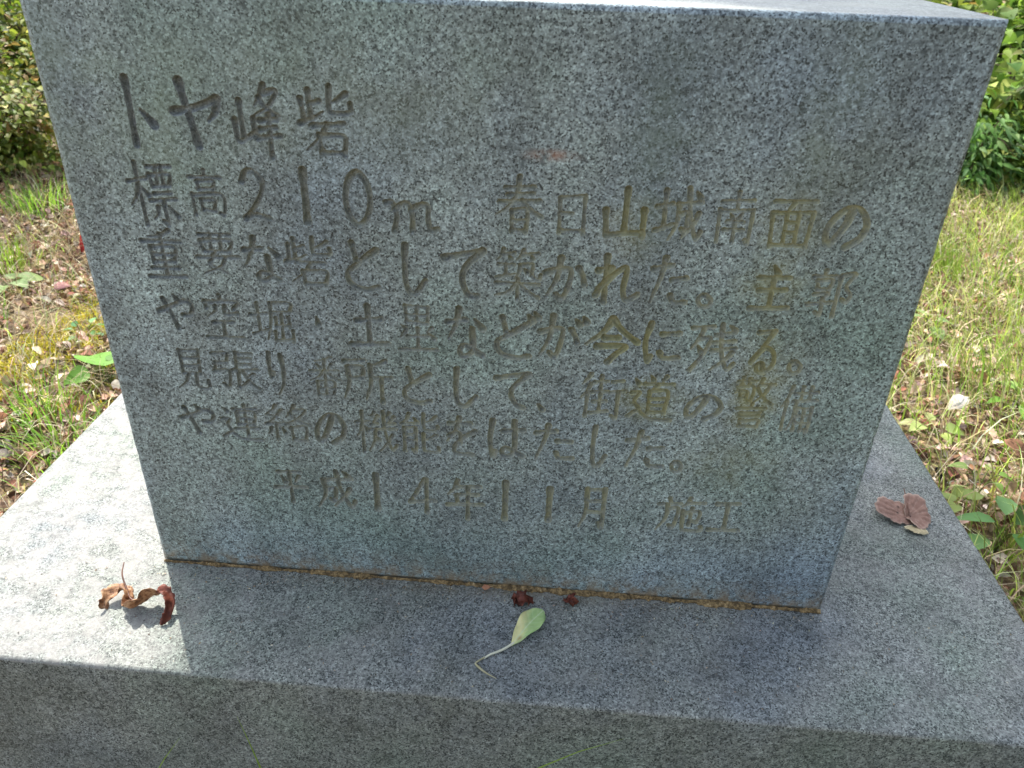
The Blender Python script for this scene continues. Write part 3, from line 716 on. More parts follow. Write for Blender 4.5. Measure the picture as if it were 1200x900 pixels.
# folded two-lobed brown leaf, right
root = empty("folded_brown_leaf", (.493, .165, 0), "dull pinkish brown leaf folded into two round lobes, on the right end of the plinth", "dead leaf", "dead leaves on the plinth")
def lobe(name, cx, cy, rx, ry, z0, tilt, seed, base, cols, holes=()):
    """thin rounded half of a leaf, buckled between veins that fan out from `base`"""
    K, R = 72, 14
    V = [(cx, cy)]; Q = [0.0]
    for r in range(1, R+1):
        for i in range(K):
            an = 2*math.pi*i/K; q = r/R
            e = 1+q*q*(.16*math.sin(2*an+seed)+.07*math.sin(5*an+seed*2)+.035*math.sin(13*an+seed)+.02*math.sin(29*an))
            V.append((cx+rx*q*e*math.cos(an), cy+ry*q*e*math.sin(an))); Q.append(q)
    V = np.array(V); Q = np.array(Q)
    dx, dy = V[:, 0]-base[0], V[:, 1]-base[1]; th = np.arctan2(dx, dy); rr_ = np.hypot(dx, dy)
    vein = np.abs(((th*3.2+seed*.3) % 1)-.5)*2                      # 0 on a vein
    z = z0+tilt[0]*(V[:, 0]-cx)+tilt[1]*(V[:, 1]-cy)+.0007*vein*np.clip(rr_/.02, 0, 1)+.0022*(fbm(V[:, 0]*160, V[:, 1]*160, seed)-.5)-.0022*Q**4*np.sin(th*2+seed)
    z = np.maximum(z, .0007)
    c1, c2, c3 = (np.array(c) for c in cols)
    n_ = fbm(V[:, 0]*260, V[:, 1]*260, seed+5)[:, None]
    col = c1*(1-n_)+c2*n_
    vm = np.clip(1-vein/.16, 0, 1)[:, None]*.35; col = col*(1-vm)+c3*vm
    em = np.clip((Q-.86)/.14, 0, 1)[:, None]*.55; col = col*(1-em)+c3*em
    for hx, hy in holes:
        hm = np.exp(-((V[:, 0]-hx)**2+(V[:, 1]-hy)**2)/(.0012**2))[:, None]; col = col*(1-hm)+.012*hm
    F = [(0, 1+i, 1+(i+1) % K) for i in range(K)]
    bm = bmesh.new(); bv = [bm.verts.new((a_[0], a_[1], zz)) for a_, zz in zip(V, z)]
    for t_ in F: bm.faces.new([bv[x_] for x_ in t_])
    for r in range(R-1):
        for i in range(K):
            j_ = (i+1) % K; a0_ = 1+r*K; b0_ = a0_+K
            bm.faces.new((bv[a0_+i], bv[b0_+i], bv[b0_+j_], bv[a0_+j_]))
    for ff in bm.faces: ff.smooth = True
    me = bpy.data.meshes.new(name); bm.to_mesh(me); bm.free()
    at = me.attributes.new("tint", 'FLOAT_COLOR', 'POINT'); tt_ = np.ones((len(V), 4), np.float32); tt_[:, :3] = col
    at.data.foreach_set("color", tt_.ravel())
    return me
BROWNL = mat_leafy("faded_leaf", .15, .65, .25, .15)
PK = ((.22, .115, .085), (.38, .24, .185), (.56, .43, .35)); PL = ((.36, .28, .16), (.52, .46, .28), (.60, .56, .40))
o = local(link("lobe", lobe("lobe", .4795, .170, .0195, .0225, .0070, (-.06, .24), 2, (.4935, .163), PK, ((.483, .167), (.486, .176))), BROWNL, root)); solid(o)
o = local(link("lobe", lobe("lobe", .5060, .170, .0172, .0225, .0085, (.05, .26), 5, (.4945, .163), PK), BROWNL, root)); solid(o)
o = local(link("pale_underside", lobe("pale_underside", .497, .142, .0120, .0080, .0028, (.1, -.1), 9, (.496, .15), PL), BROWNL, root)); solid(o)
v, f = tube(spline([(.494, .158, .009), (.496, .172, .011), (.500, .192, .012), (.5005, .204, .016)], 12), np.linspace(.0009, .0006, 12), 5)
local(link("stalk", npmesh("stalk", v, f), STALK, root))

# fresh fallen leaf, middle
root = empty("green_fallen_leaf", (.045, -.06, 0), "fresh pale green oval leaf with a cream stalk, lying in the middle of the plinth", "leaf")
P0, P1 = np.array((.0335, -.078, .0015)), np.array((.0625, -.0335, .006))
k = 60; t = np.linspace(0, 1, k); NC = 25
ctr = P0[None]*(1-t[:, None])+P1[None]*t[:, None]; ctr[:, 2] += .0035*np.sin(t*math.pi)
dv = (P1-P0)/np.linalg.norm(P1-P0); side = np.array((dv[1], -dv[0], -.10))
tk = [0, .08, .18, .3, .45, .6, .74, .86, .95, 1]
prof = np.interp(t, tk, [.0009, .0026, .0052, .0078, .0104, .0118, .0113, .0086, .0042, .0003])
prof = np.convolve(np.pad(prof, 3, mode='edge'), np.ones(7)/7, 'valid'); prof[-1] = .0003
v, f = ribbon(ctr, np.tile(side, (k, 1)), np.tile((0, 0, 1.), (k, 1)), prof, .22, NC)
U = np.tile(np.linspace(-1, 1, NC), k); T = np.repeat(t, NC); W = np.repeat(prof, NC)
v = v.copy(); v[:, 2] += .0011*np.sin(T*17+U*2)*np.abs(U)**2+.0009*(fbm(T*8, U*3, 77)-.5)
green = np.array((.43, .60, .25)); yellow = np.array((.76, .72, .36)); brown = np.array((.40, .27, .12)); pale = np.array((.66, .76, .48))
ym = np.clip((.66-T)*3.0-U*1.1-.15+.8*(fbm(T*9, U*3, 78)-.5), 0, 1)[:, None]
col = green*(1-ym)+yellow*ym
gm = np.clip(fbm(T*6+3, U*2.5, 79)-.5, 0, .3)[:, None]*1.6
col = col*(1-gm)+np.array((.22, .42, .18))*gm
vein = np.exp(-(np.abs(U)*W/.0006)**2)
sidev = np.exp(-(((T*8-np.abs(U)*1.5) % 1)-.5)**2/.006)*.35*(np.abs(U) < .9)
vm = np.clip(vein*.8+sidev, 0, 1)[:, None]; col = col*(1-vm)+pale*vm
bm_ = (np.exp(-((T-.20)/.05)**2-((U-.35)/.3)**2)*.8)[:, None]; col = col*(1-bm_)+brown*bm_
o = local(link("blade", npmesh("blade", v, f, col), mat_leafy("fresh_leaf", .2, .4, .4, .12), root)); solid(o)
v, f = tube(spline([P0+(0.002, .003, .0008), P0*1+(-.008, -.006, .0006), (.0145, -.0905, .0018), (.0085, -.0955, .0014)], 14), np.linspace(.0013, .0010, 14), 7)
local(link("stalk", npmesh("stalk", v, f), CREAM, root))
v, f = tube(spline([(.0095, -.0945, .0022), (.0045, -.0985, .0015), (.0015, -.1020, .0012), (.0055, -.1065, .0012), (.0130, -.1120, .0010), (.0225, -.1168, .0008)], 22), np.concatenate([np.linspace(.0007, .0011, 12), np.linspace(.0013, .0003, 10)]), 6)
local(link("broken_stalk_end", npmesh("broken_stalk_end", v, f), PALE, root))

# two shrivelled russet scraps by the joint
for (x, y, w, rot, lab) in ((.040, -.022, .0095, .3, "shrivelled dark russet leaf scrap tucked behind the green leaf's tip"),
                            (.0895, -.016, .0075, -.9, "small folded russet leaf scrap by the joint, right of the green leaf")):
    k = 9; t = np.linspace(0, 1, k)
    ca, sa = math.cos(rot), math.sin(rot)
    ctr = np.stack([x+(t-.5)*2*w*ca, y+(t-.5)*2*w*sa*.6, .002+.005*np.sin(t*3.1)+.0012*np.sin(t*11)], -1)
    v, f = ribbon(ctr, np.tile((-sa, ca, .5), (k, 1)), np.tile((0, 0, 1.), (k, 1)), w*.75*np.sin(np.linspace(.4, 2.8, k)), .7)
    v = v+rng.normal(0, .0016, v.shape); v[:, 2] = np.maximum(v[:, 2], .0005)
    v -= np.array((x, y, 0))
    o = link("russet_leaf_scrap", npmesh("russet_leaf_scrap", v, f), CURL_RED); o.location = (x, y, 0); solid(o)
    tag(o, lab, "leaf scrap", "russet leaf scraps by the joint")
# a bud scale stuck on the joint
v, f = scatter(*leaf_template([0, .3, .7, 1], [.03, .3, .22, .02], .5, -.1), np.array([(0, 0, 0.)]), frames(np.array([(1, .05, .1)]), np.array([(0, -.7, .7)])), [.0095], np.array([(1, 1, 1.)]))[:2]
o = link("bud_scale", npmesh("bud_scale", v, f), leafmat("bud_scale_orange", (.25, .10, .05), (.38, .17, .09), (.45, .24, .14)))
o.location = (-.003, -.0075, .0055); solid(o)
tag(o, "tiny orange brown bud scale caught on the mossy joint", "bud scale")

# ================================================================ ground cover
def inside_plinth(x, y, m=.01):
    return (x > PX0-m) & (x < PX1+m) & (y > PY0-m) & (y < PY1+m)

def field(n, x0=-3.4, x1=3.4, y0=-1.0, y1=3.6, m=.01):
    x = rng.uniform(x0, x1, n); y = rng.uniform(y0, y1, n)
    k = ~inside_plinth(x, y, m); return x[k], y[k]

def jitter(cols, n, var=.25):
    cols = np.asarray(cols, float)
    c = cols[rng.integers(0, len(cols), n)]
    return np.clip(c*(1+rng.normal(0, var, (n, 1)))*(1+rng.normal(0, .06, (n, 3))), .004, .9)

def up_dirs(n, tilt):
    a = rng.uniform(0, 2*np.pi, n); s = np.abs(rng.normal(0, tilt, n))
    return np.stack([np.sin(s)*np.cos(a), np.sin(s)*np.sin(a), np.cos(s)], -1)

def flat_dirs(n, tilt):
    a = rng.uniform(0, 2*np.pi, n); s = rng.normal(0, tilt, n)
    return np.stack([np.cos(s)*np.cos(a), np.cos(s)*np.sin(a), np.sin(s)], -1)

# grit and crumbs on the plinth, thickest along the joint
n = 900
x = rng.uniform(PX0+.02, PX1-.02, n); y = np.where(rng.uniform(0, 1, n) < .62, -.006-np.abs(rng.normal(0, .016, n)), rng.uniform(PY0+.01, -.01, n))
x = np.where((np.abs(x) < SW) | (rng.uniform(0, 1, n) < .35), x, rng.uniform(-SW, SW, n))
pos = np.stack([x, y, np.full(n, .0006)], -1)
v, f, t = scatter(*FLAKE, pos, frames(flat_dirs(n, .2), up_dirs(n, .4)), rng.uniform(.0008, .0026, n), jitter([(.10, .07, .045), (.24, .16, .09), (.40, .32, .22), (.05, .04, .03), (.5, .46, .36)], n))
tag(link("grit", npmesh("grit", v, f, t), LITTERM), kind="stuff")

def near_field(n):
    xl, yl = rng.uniform(-2.4, PX0-.01, n//2), rng.uniform(.1, 2.6, n//2)
    xr, yr = rng.uniform(PX1+.01, 2.4, n//2), rng.uniform(.1, 3.0, n//2)
    return np.concatenate([xl, xr]), np.concatenate([yl, yr])

# leaf litter: curled brown, tan and pale pieces
x, y = field(52000, m=.0)
k = rng.uniform(0, 1, len(x)) < .45+.9*(fbm(x*2.2, y*2.2, 21) > .45)
x2, y2 = near_field(60000)
k2 = fbm(x2*3.1, y2*3.1, 23) > .31
x, y = np.concatenate([x[k], x2[k2]]), np.concatenate([y[k], y2[k2]]); n = len(x)
o_ = rng.permutation(n); x, y = x[o_], y[o_]
pos = np.stack([x, y, ground_z(x, y)+rng.uniform(.001, .014, n)], -1)
cols = [(.13, .07, .042), (.22, .125, .075), (.33, .21, .14), (.43, .30, .21), (.52, .40, .30), (.28, .13, .085), (.46, .33, .27), (.62, .52, .42)]
parts = []
for T, sel, sc in ((DRY, slice(0, n//3), (.012, .034)), (FLAKE, slice(n//3, n), (.005, .018))):
    m = len(pos[sel])
    parts.append(scatter(*T, pos[sel], frames(flat_dirs(m, .3), up_dirs(m, .55)), rng.uniform(*sc, m), jitter(cols, m, .35)))
v, f, t = merge(parts)
tag(link("leaf_litter", npmesh("leaf_litter", v, f, t), LITTERM), kind="stuff")

# fine straw and twiglets lying flat
x, y = field(16000); x2, y2 = near_field(13000); x, y = np.concatenate([x, x2]), np.concatenate([y, y2]); n = len(x)
base = np.stack([x, y, ground_z(x, y)+rng.uniform(.002, .02, n)], -1)
v, f, t = blades(base, rng.uniform(0, 6.28, n), rng.uniform(.03, .14, n), rng.uniform(1.0, 1.35, n), rng.uniform(.0008, .0024, n),
                 jitter([(.50, .41, .26), (.40, .29, .18), (.62, .54, .38), (.20, .13, .08), (.46, .42, .22), (.56, .50, .30)], n), 4, rng.normal(0, .03, n))
tag(link("dry_straw", npmesh("dry_straw", v, f, t), LITTERM), kind="stuff")

# grass
def grass(n, dens, L, bend, wid, cols, name, seed, lean=None):
    x, y = field(n, m=.015)
    p = dens(x, y)
    k = rng.uniform(0, 1, len(x)) < p
    x, y = x[k], y[k]; m = len(x)
    # blades spring from shared tufts
    tx = np.round(x/.045)*.045+.02*(hash2(np.round(x/.045), np.round(y/.045), seed)-.5); ty = np.round(y/.045)*.045+.02*(hash2(np.round(x/.045), np.round(y/.045), seed+1)-.5)
    tuft = hash2(np.round(x/.045), np.round(y/.045), seed+2) > .45
    x = np.where(tuft, tx+rng.normal(0, .008, m), x); y = np.where(tuft, ty+rng.normal(0, .008, m), y)
    k = ~inside_plinth(x, y, .008); x, y = x[k], y[k]; m = len(x)
    base = np.stack([x, y, ground_z(x, y)-.003], -1)
    h = rng.uniform(0, 6.28, m) if lean is None else rng.normal(lean, 1.1, m)
    v, f, t = blades(base, h, rng.uniform(*L, m)*(.7+.6*fbm(x*3, y*3, seed+4)), rng.uniform(*bend, m), rng.uniform(*wid, m), jitter(cols, m, .22), 6, rng.normal(0, .015, m))
    tag(link(name, npmesh(name, v, f, t), GRASSM), kind="stuff")
YG = [(.38, .50, .10), (.46, .56, .14), (.30, .44, .07), (.54, .58, .20), (.19, .33, .05), (.58, .56, .28), (.26, .40, .06)]
GN = [(.14, .29, .045), (.20, .36, .06), (.27, .42, .08), (.36, .46, .11), (.44, .44, .17), (.52, .50, .24)]
def dens_right(x, y):
    return np.clip(.50+1.8*(fbm(x*2.4, y*2.4, 51)-.45)+.45*(y > 1.25)*(x > .6), 0.06, 1)*(x > .0)
def dens_left(x, y):
    return np.clip(.20+1.9*(fbm(x*2.6, y*2.6, 63)-.47), 0.03, 1)*(x <= .0)
grass(125000, dens_right, (.04, .14), (.55, 1.5), (.0012, .0034), YG, "grass", 71, 2.4)
grass(42000, dens_left, (.025, .085), (.4, 1.35), (.0012, .0032), GN, "grass", 81)

# yellow moss, left of the plinth
x = rng.normal(-1.12, .20, 9000); y = rng.normal(.93, .17, 9000)
k = (fbm(x*7, y*7, 91) > .48) & ~inside_plinth(x, y, .05); x, y = x[k], y[k]; n = len(x)
base = np.stack([x, y, ground_z(x, y)+.012*np.clip(fbm(x*22, y*22, 92)-.3, 0, 1)], -1)
v, f, t = blades(base, rng.uniform(0, 6.28, n), rng.uniform(.008, .02, n), rng.uniform(.2, 1.2, n), rng.uniform(.002, .0045, n),
                 jitter([(.55, .45, .05), (.46, .41, .05), (.62, .53, .12), (.36, .35, .06)], n), 3)
tag(link("moss", npmesh("moss", v, f, t), MOSSM), kind="stuff")

# ---------------------------------------------------------------- grass tufts one can point at
def tuft(name, loc, n, L, bend, wid, cols, label, heading=None, spread=.03):
    z = float(ground_z(np.array([loc[0]]), np.array([loc[1]]))[0])-.004
    b = np.stack([rng.normal(0, spread, n), rng.normal(0, spread, n), np.zeros(n)], -1)
    h = np.arctan2(b[:, 1], b[:, 0])+rng.normal(0, .6, n) if heading is None else rng.normal(heading, .5, n)
    v, f, t = blades(b, h, rng.uniform(*L, n), rng.uniform(*bend, n), rng.uniform(*wid, n), jitter(cols, n, .2), 7, rng.normal(0, .012, n))
    o = link(name, npmesh(name, v, f, t), GRASSM); o.location = (loc[0], loc[1], z)
    return tag(o, label, "grass")
TUFTG = [(.18, .36, .05), (.24, .42, .07), (.14, .29, .04), (.36, .46, .12)]
tuft("grass_tuft", (-1.74, 1.88), 150, (.07, .14), (.2, .9), (.002, .0035), TUFTG, "bright green grass tuft at the far left below the bushes", None, .06)
tuft("grass_tuft", (-1.54, 1.42), 110, (.07, .13), (.15, .8), (.002, .0035), [(.22, .32, .05), (.18, .28, .04)], "yellow green grass tuft at the left edge above the soft leaved weed", None, .04)
tuft("grass_tuft", (-.86, .56), 120, (.05, .13), (.5, 1.3), (.002, .0036), TUFTG, "arching grass tuft close against the left edge of the plinth", None, .045)
tuft("grass_tuft", (-.98, .66), 90, (.05, .12), (.2, 1.0), (.002, .0034), TUFTG, "grass tuft on the left just below the yellow moss", None, .035)
tuft("grass_tuft", (1.26, 1.78), 130, (.07, .15), (.3, 1.2), (.002, .0036), [(.26, .33, .06), (.17, .26, .045)], "dense yellow green tuft beside the slab's right edge", 2.0, .045)
tuft("grass_tuft", (1.06, .98), 70, (.14, .28), (.5, 1.2), (.002, .004), [(.32, .40, .12), (.24, .34, .07)], "long pale blades fanning over the weeds at the right edge", 2.8, .05)
tuft("grass_tuft", (.90, .52), 40, (.12, .24), (.4, 1.2), (.002, .004), [(.25, .30, .07), (.33, .27, .12)], "thin straggling tuft beside the ribbed plantain", None, .06)
for lab, loc, bl in (("lone grass shoot with a tawny tip before the plinth's sunlit end", (-.34, -.20), [(.5, .27, .5), (1.9, .12, .7)]),
                     ("long grass blade curving right before the plinth's front", (-.045, -.19), [(.1, .385, .85), (2.5, .14, .6)]),
                     ("short upright grass shoot before the plinth, below the withered leaf's right", (-.165, -.19), [(2.6, .265, .45), (.9, .10, .8)])):
    z = float(ground_z(np.array([loc[0]]), np.array([loc[1]]))[0])
    a = np.array(bl)
    v, f, t = blades(np.zeros((len(bl), 3)), a[:, 0], a[:, 1], a[:, 2], np.full(len(bl), .0042), np.tile((.20, .30, .05), (len(bl), 1)), 10, np.full(len(bl), -.01))
    o = link("grass_shoot", npmesh("grass_shoot", v, f, t), GRASSM); o.location = (*loc, z); tag(o, lab, "grass")

# ---------------------------------------------------------------- weeds
def weed(name, loc, leaves, label, cat="weed", T=OVATE, mat=None, green=((.16, .28, .06),)):
    """leaves: (heading, reach, height, length) each on its own little stalk"""
    z = float(ground_z(np.array([loc[0]]), np.array([loc[1]]))[0])
    root = empty(name, (loc[0], loc[1], z), label, cat)
    P, D, Nn, Sc, st = [], [], [], [], []
    for (h, reach, ht, ln) in leaves:
        e = np.array((math.cos(h)*reach, math.sin(h)*reach, ht))
        st.append(tube(spline([(0, 0, 0), e*(.5, .5, .8), e], 7), np.linspace(.0016, .001, 7), 5))
        P.append(e); D.append((math.cos(h), math.sin(h), rng.uniform(-.1, .3))); Sc.append(ln)
        Nn.append((rng.normal(0, .2), rng.normal(0, .2)-.1, 1))
    v, f, t = scatter(*T, np.array(P), frames(np.array(D), np.array(Nn)), np.array(Sc), jitter(green, len(P), .15))
    link("leaves", npmesh("leaves", v, f, t), mat or LEAFM, root)
    v, f, t = merge([(a, b, np.ones((len(a), 3))*np.array((.16, .20, .06))) for a, b in st])
    link("stems", npmesh("stems", v, f, t), LEAFM, root)
    return root
def rosette(n, reach, ht, ln, ph=0):
    return [(ph+i*6.283/n+rng.normal(0, .25), reach*rng.uniform(.6, 1.2), ht*rng.uniform(.6, 1.3), ln*rng.uniform(.75, 1.15)) for i in range(n)]
weed("soft_leaved_weed", (-1.43, 1.27), rosette(8, .045, .05, .06), "soft pale green weed with wrinkled leaves at the left edge", T=HEART, green=((.20, .32, .09), (.24, .35, .12)))
weed("broad_leaved_weed", (-.90, .80), [(2.4, .02, .05, .11), (3.9, .04, .05, .05), (1.6, .03, .05, .05)], "weed with one big bright leaf beside the slab's left edge", T=HEART, green=((.14, .30, .045),))
weed("clover_sprig", (-1.08, 1.02), rosette(7, .03, .03, .028), "little bluish green clover sprig among the yellow moss", T=OVATE, green=((.12, .28, .10),))
weed("round_leaved_weed", (.845, .82), rosette(5, .03, .03, .036), "sunlit weed with pale rounded leaves by the plinth's back right corner", T=HEART, green=((.40, .48, .16), (.46, .52, .22)))
weed("broad_leaved_weed", (1.10, .95), rosette(6, .045, .05, .055, 1), "broad leaved weed half cut off by the right edge of the picture", T=OVATE, green=((.16, .33, .05), (.22, .38, .08)))
weed("ribbed_plantain", (.83, .47), rosette(6, .025, .05, .075, .4), "ribbed plantain with long green leaves leaning over the plinth's right edge", T=leaf_template([0, .15, .4, .7, 1], [.02, .15, .22, .15, .004], .35, .35), green=((.11, .24, .07), (.15, .28, .10)))
weed("lobed_weed", (.86, .62), rosette(5, .035, .05, .032, .9), "green lobed weed standing in the litter right of the brown leaf", T=HEART, green=((.17, .26, .06), (.22, .29, .08)))
weed("three_leaved_seedling", (1.04, 1.34), rosette(4, .03, .04, .05), "pale three leaved seedling near the slab's right edge", T=OVATE, green=((.26, .36, .16),))
weed("seedling", (.79, .55), rosette(3, .015, .04, .035), "tiny light green seedling next to the plinth's right edge", T=HEART, green=((.30, .40, .12),))

def lone_leaf(name, loc, ln, hd, col, label, T=DRY, up=.03, mat=None):
    z = float(ground_z(np.array([loc[0]]), np.array([loc[1]]))[0])+up
    v, f, t = scatter(*T, np.zeros((1, 3)), frames(np.array([(math.cos(hd), math.sin(hd), .25)]), np.array([(.1, -.45, 1.)])), [ln], np.array([col]))
    o = link(name, npmesh(name, v, f, t), mat or LITTERM); o.location = (loc[0], loc[1], z); solid(o, .0005)
    return tag(o, label, "dead leaf")
lone_leaf("red_leaf", (-1.36, 1.50), .075, 1.2, (.30, .025, .02), "bright red dead leaf against the slab's left edge")
lone_leaf("pink_leaf", (-1.29, 1.24), .045, .3, (.40, .20, .19), "dusty pink dead leaf lying on the left ground", OVATE)
lone_leaf("grey_leaf", (-1.17, 1.27), .045, .8, (.20, .27, .16), "greyish green fallen leaf beside the dusty pink one", OVATE)
lone_leaf("pale_leaf", (.90, .88), .05, .4, (.75, .70, .62), "bleached dead leaf glaring white in the sun on the right", DRY)
lone_leaf("brown_leaf", (.98, .70), .055, 2.5, (.32, .17, .10), "large reddish brown dead leaf in the litter at the right edge", DRY)
lone_leaf("brown_leaf", (-1.02, .56), .06, .5, (.26, .12, .06), "large brown dead leaf in the grass at the left edge", DRY)

# ---------------------------------------------------------------- shrubs behind
def shrub(name, loc, rad, h, nleaf, T, size, cols, label, nst=9, dead=0):
    z = float(ground_z(np.array([loc[0]]), np.array([loc[1]]))[0])
    root = empty(name, (loc[0], loc[1], z), label, "shrub", "shrubs behind the clearing")
    st = []; P = []; D = []
    tips = []
    for i in range(nst):
        a = rng.uniform(0, 6.28); r = rad*math.sqrt(rng.uniform(.05, 1)); ht = h*rng.uniform(.55, 1.05)*(1-.35*(r/rad)**2)
        pts = spline([(.05*math.cos(a), .05*math.sin(a), 0), (r*.35*math.cos(a), r*.35*math.sin(a), ht*.55), (r*math.cos(a), r*math.sin(a), ht)], 14)
        st.append(tube(pts, np.linspace(.007, .0022, 14), 5)); tips.append(pts)
        for j in range(4):
            b = pts[rng.integers(3, 13)]; d = rng.normal(0, 1, 3)*(1, 1, .5); e = b+d/np.linalg.norm(d)*rng.uniform(.1, .3)*rad*1.6
            e[2] = max(e[2], .03)
            q = spline([b, (b+e)/2+(0, 0, .02), e], 8); st.append(tube(q, np.linspace(.003, .001, 8), 4)); tips.append(q)
    tips = np.concatenate(tips)
    # leaf clumps round the twigs, with gaps between
    cl = tips[rng.integers(0, len(tips), nleaf//9+1)]
    pos = np.repeat(cl, 9, 0)[:nleaf]+rng.normal(0, .035+.02*size/.05, (nleaf, 3))
    low = rng.uniform(0, 1, nleaf) < .22                       # suckers and low leaves round the foot
    pos[low, 2] *= .35
    pos[:, 2] = np.maximum(pos[:, 2], .01)
    out = pos*(1, 1, .3)+rng.normal(0, .35, (nleaf, 3))*rad+(0, -.1, 0)
    out[:, 2] = rng.normal(-.05, .25, nleaf)*rad
    nr = up_dirs(nleaf, .6)+np.array((-.1, -.15, .0))
    v, f, t = scatter(*T, pos, frames(out, nr), size*rng.uniform(.5, 1.25, nleaf), jitter(cols, nleaf, .28))
    link("foliage", npmesh("foliage", v, f, t), LEAFM, root)
    v, f, t = merge([(a, b, np.ones((len(a), 3))*np.array((.15, .105, .07))) for a, b in st])
    link("stems", npmesh("stems", v, f, t), BARK, root)
    return root
LG = [(.17, .23, .035), (.24, .28, .05), (.12, .17, .03), (.38, .38, .12), (.09, .13, .025), (.26, .18, .08)]
RG = [(.12, .20, .035), (.16, .25, .045), (.08, .14, .03), (.21, .29, .06), (.26, .31, .08)]
shrub("shrub", (-2.16, 2.36), .40, .60, 6000, OVATE, .030, LG, "low small leaved shrub at the far left, nearest the slab", 14)
shrub("shrub", (-2.75, 2.62), .50, .75, 5200, OVATE, .032, LG, "small leaved shrub at the picture's left edge")
shrub("shrub", (-2.55, 3.35), .55, 1.0, 3800, OVATE, .038, LG+[(.05, .10, .02)], "taller dark shrub behind the low left ones")
shrub("shrub", (-3.30, 3.60), .6, 1.1, 3200, OVATE, .042, LG, "bushy shrub rearmost at the left")
shrub("shrub", (1.95, 3.02), .42, .58, 1500, HEART, .062, RG, "broad leaved vine covered shrub beside the slab's right edge")
shrub("shrub", (2.45, 3.05), .50, .70, 1700, HEART, .066, RG, "broad leaved shrub at the picture's right edge")
shrub("shrub", (2.15, 3.65), .55, 1.05, 1700, HEART, .072, RG, "tall broad leaved shrub rearmost at the right")
shrub("fern_bush", (1.72, 2.80), .30, .34, 1500, LANCE, .055, [(.10, .20, .05), (.14, .26, .07), (.09, .17, .06)], "feathery low fern bush under the broad leaved shrubs at the right", 10)
# twig with an orange leaf, top left
root = empty("dry_twig", (-2.22, 2.25, float(ground_z(np.array([-2.22]), np.array([2.25]))[0])), "bare dry twig slanting out of the left shrubs with one orange leaf", "twig")
v, f = tube(spline([(0, 0, 0), (-.10, .12, .25), (-.02, .20, .42), (.12, .22, .52)], 20), np.linspace(.006, .003, 20), 6)
link("stem", npmesh("stem", v, f), BARK, root)
v, f, t = scatter(*DRY, np.array([(-.06, .17, .36)]), frames(np.array([(.3, -.5, -.5)]), np.array([(.2, -.8, .5)])), [.06], np.array([(.75, .20, .03)]))
link("leaf", npmesh("leaf", v, f, t), LITTERM, root)

# undergrowth and far woodland closing the view behind
n = 26000
x = rng.uniform(-7, 7, n); y = 4.2+rng.uniform(0, 1, n)**1.3*2.6+.05*x**2*.3
top = .5+1.6*fbm(x*.8, y*.8, 131)*np.clip((y-3.6)/2, .3, 1)
pos = np.stack([x, y, GZ+top*rng.uniform(0, 1, n)], -1)
d = rng.normal(0, 1, (n, 3))*(1, 1, .4)+(0, -.5, 0)
v, f, t = scatter(*OVATE, pos, frames(d, up_dirs(n, .6)), rng.uniform(.05, .13, n), jitter(LG+RG, n, .3))
tag(link("undergrowth", npmesh("undergrowth", v, f, t), LEAFM), kind="stuff")

# ---------------------------------------------------------------- the tree whose crown shades the stone
root = empty("tree", (-.95, 4.75, GZ), "slim leaning tree behind the slab whose crown shades the stone", "tree")
def tl(o): o.location = -Vector(root.location); return o
crown_c = Vector((.30, -.06, .10)) + Vector((-.536, .844, math.tan(SUN_EL)))*4.0
trunk = spline([(-.95, 4.75, GZ-.1), (-1.0, 4.7, 1.2), (-1.25, 4.35, 2.6), (-1.65, 3.75, 3.9), tuple(crown_c+Vector((0, .1, .3)))], 30)
tv, tf = tube(trunk, np.linspace(.085, .022, 30), 9)
tl(link("trunk", npmesh("trunk", tv, tf), BARK, root))
pvec = np.array((.844, .536, 0)); avec = np.array((-.536, .844, 0))
limbs = []; clumps = []
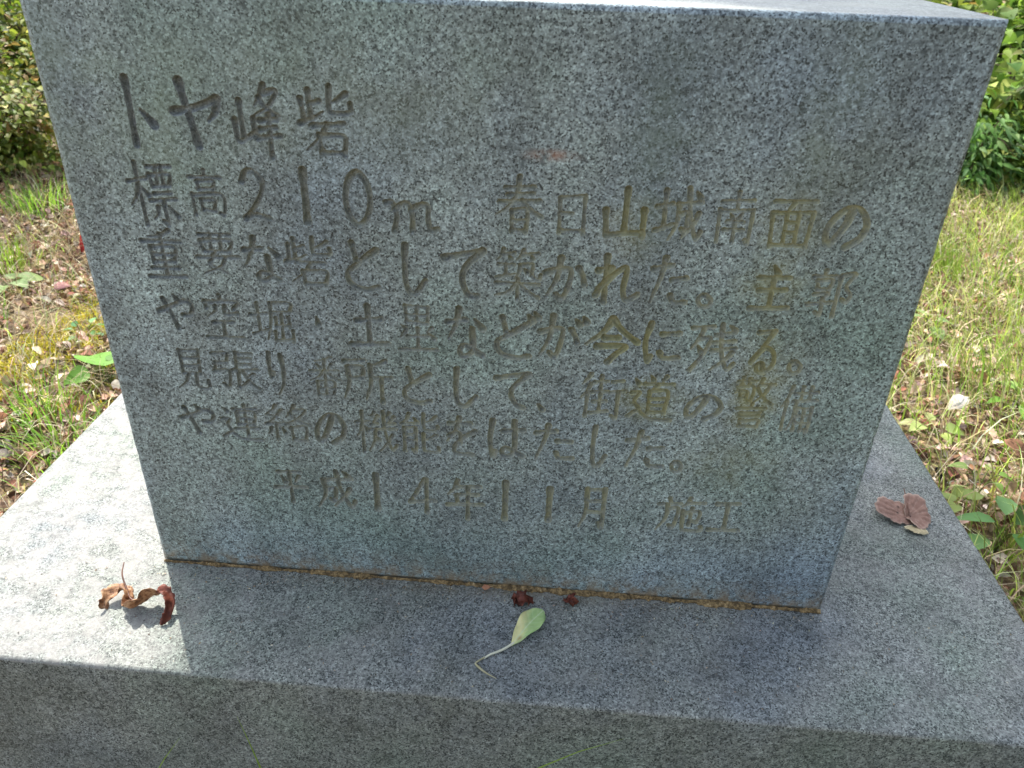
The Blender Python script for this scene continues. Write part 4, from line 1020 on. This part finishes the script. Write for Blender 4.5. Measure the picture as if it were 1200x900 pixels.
# clump centres in (across the light, along the light, height) about the crown's middle
for (c_, a_, z_) in ((.12, -.25, 0), (.22, .05, .15), (.35, -.2, -.1), (.48, .15, .1), (.10, .3, .2), (.28, -.40, .0), (.45, -.36, .05), (.60, -.05, .05),
                     (.3, .5, .3), (.0, .8, .35), (.2, .9, .5), (.1, 1.2, .4), (.4, 1.2, .6), (-.05, .65, .3), (.5, .7, .3), (.32, .02, -.15), (.62, -.28, -.02), (.50, -.1, -.05), (.66, .12, .1), (.40, -.55, .02), (.58, -.48, .05), (.70, -.2, 0), (.72, -.48, 0), (.70, -.34, .05), (.62, -.62, .0), (.76, -.05, .05)):
    p = np.array(crown_c)+pvec*(c_+.06)+avec*a_+np.array((0, 0, z_))
    clumps.append(p)
    b = trunk[rng.integers(20, 29)]
    limbs.append(tube(spline([b, (b+p)/2+(0, 0, .08), p], 10), np.linspace(.018, .005, 10), 6))
# thin outlying twigs that only dapple the left end of the plinth
thin = []
for (c_, a_, z_) in ((-.62, -.0, .1), (-.72, .25, .15), (-.55, .40, .1), (-.80, .1, .1)):
    p = np.array(crown_c)+pvec*c_+avec*a_+np.array((0, 0, z_)); thin.append(p)
    b = clumps[13]; limbs.append(tube(spline([b, (b+p)/2+(0, 0, .05), p], 10), np.linspace(.008, .003, 10), 5))
v, f, t = merge([(a, b, np.ones((len(a), 3))) for a, b in limbs])
tl(link("limbs", npmesh("limbs", v, f, t), BARK, root))
cl = np.array(clumps); nl = 17000
pos = cl[rng.integers(0, len(cl), nl)]+rng.normal(0, .115, (nl, 3))*(1, 1, .8)
tp = np.array(thin); n2 = 50
pos = np.concatenate([pos, tp[rng.integers(0, len(tp), n2)]+rng.normal(0, .10, (n2, 3))]); m = len(pos)
v, f, t = scatter(*OVATE, pos, frames(flat_dirs(m, .4), up_dirs(m, .5)), rng.uniform(.05, .09, m), jitter(RG, m, .25))
tl(link("crown", npmesh("crown", v, f, t), LEAFM, root))

# unseen woodland added behind the viewer, shaped to block part of the sky light
n = 24000
a = rng.uniform(math.radians(248), math.radians(395), n); r = 8.0+rng.uniform(0, 1, n)**.6*2.5
x, y = r*np.cos(a), r*np.sin(a)*1.05
top = (3.0+3.6*np.clip((a-4.3)/1.1, 0, 1))*(.7+.6*fbm(a*4, a*0+3, 141))
pos = np.stack([x, y, GZ+top*rng.uniform(0, 1, n)], -1)
d = rng.normal(0, 1, (n, 3))*(1, 1, .5)
v, f, t = scatter(*OVATE, pos, frames(d, up_dirs(n, .8)), rng.uniform(.16, .34, n), jitter([(.06, .085, .03), (.09, .115, .04), (.045, .06, .025)], n, .3))
tag(link("sky_block_woodland", npmesh("sky_block_woodland", v, f, t), LEAFM), kind="stuff")
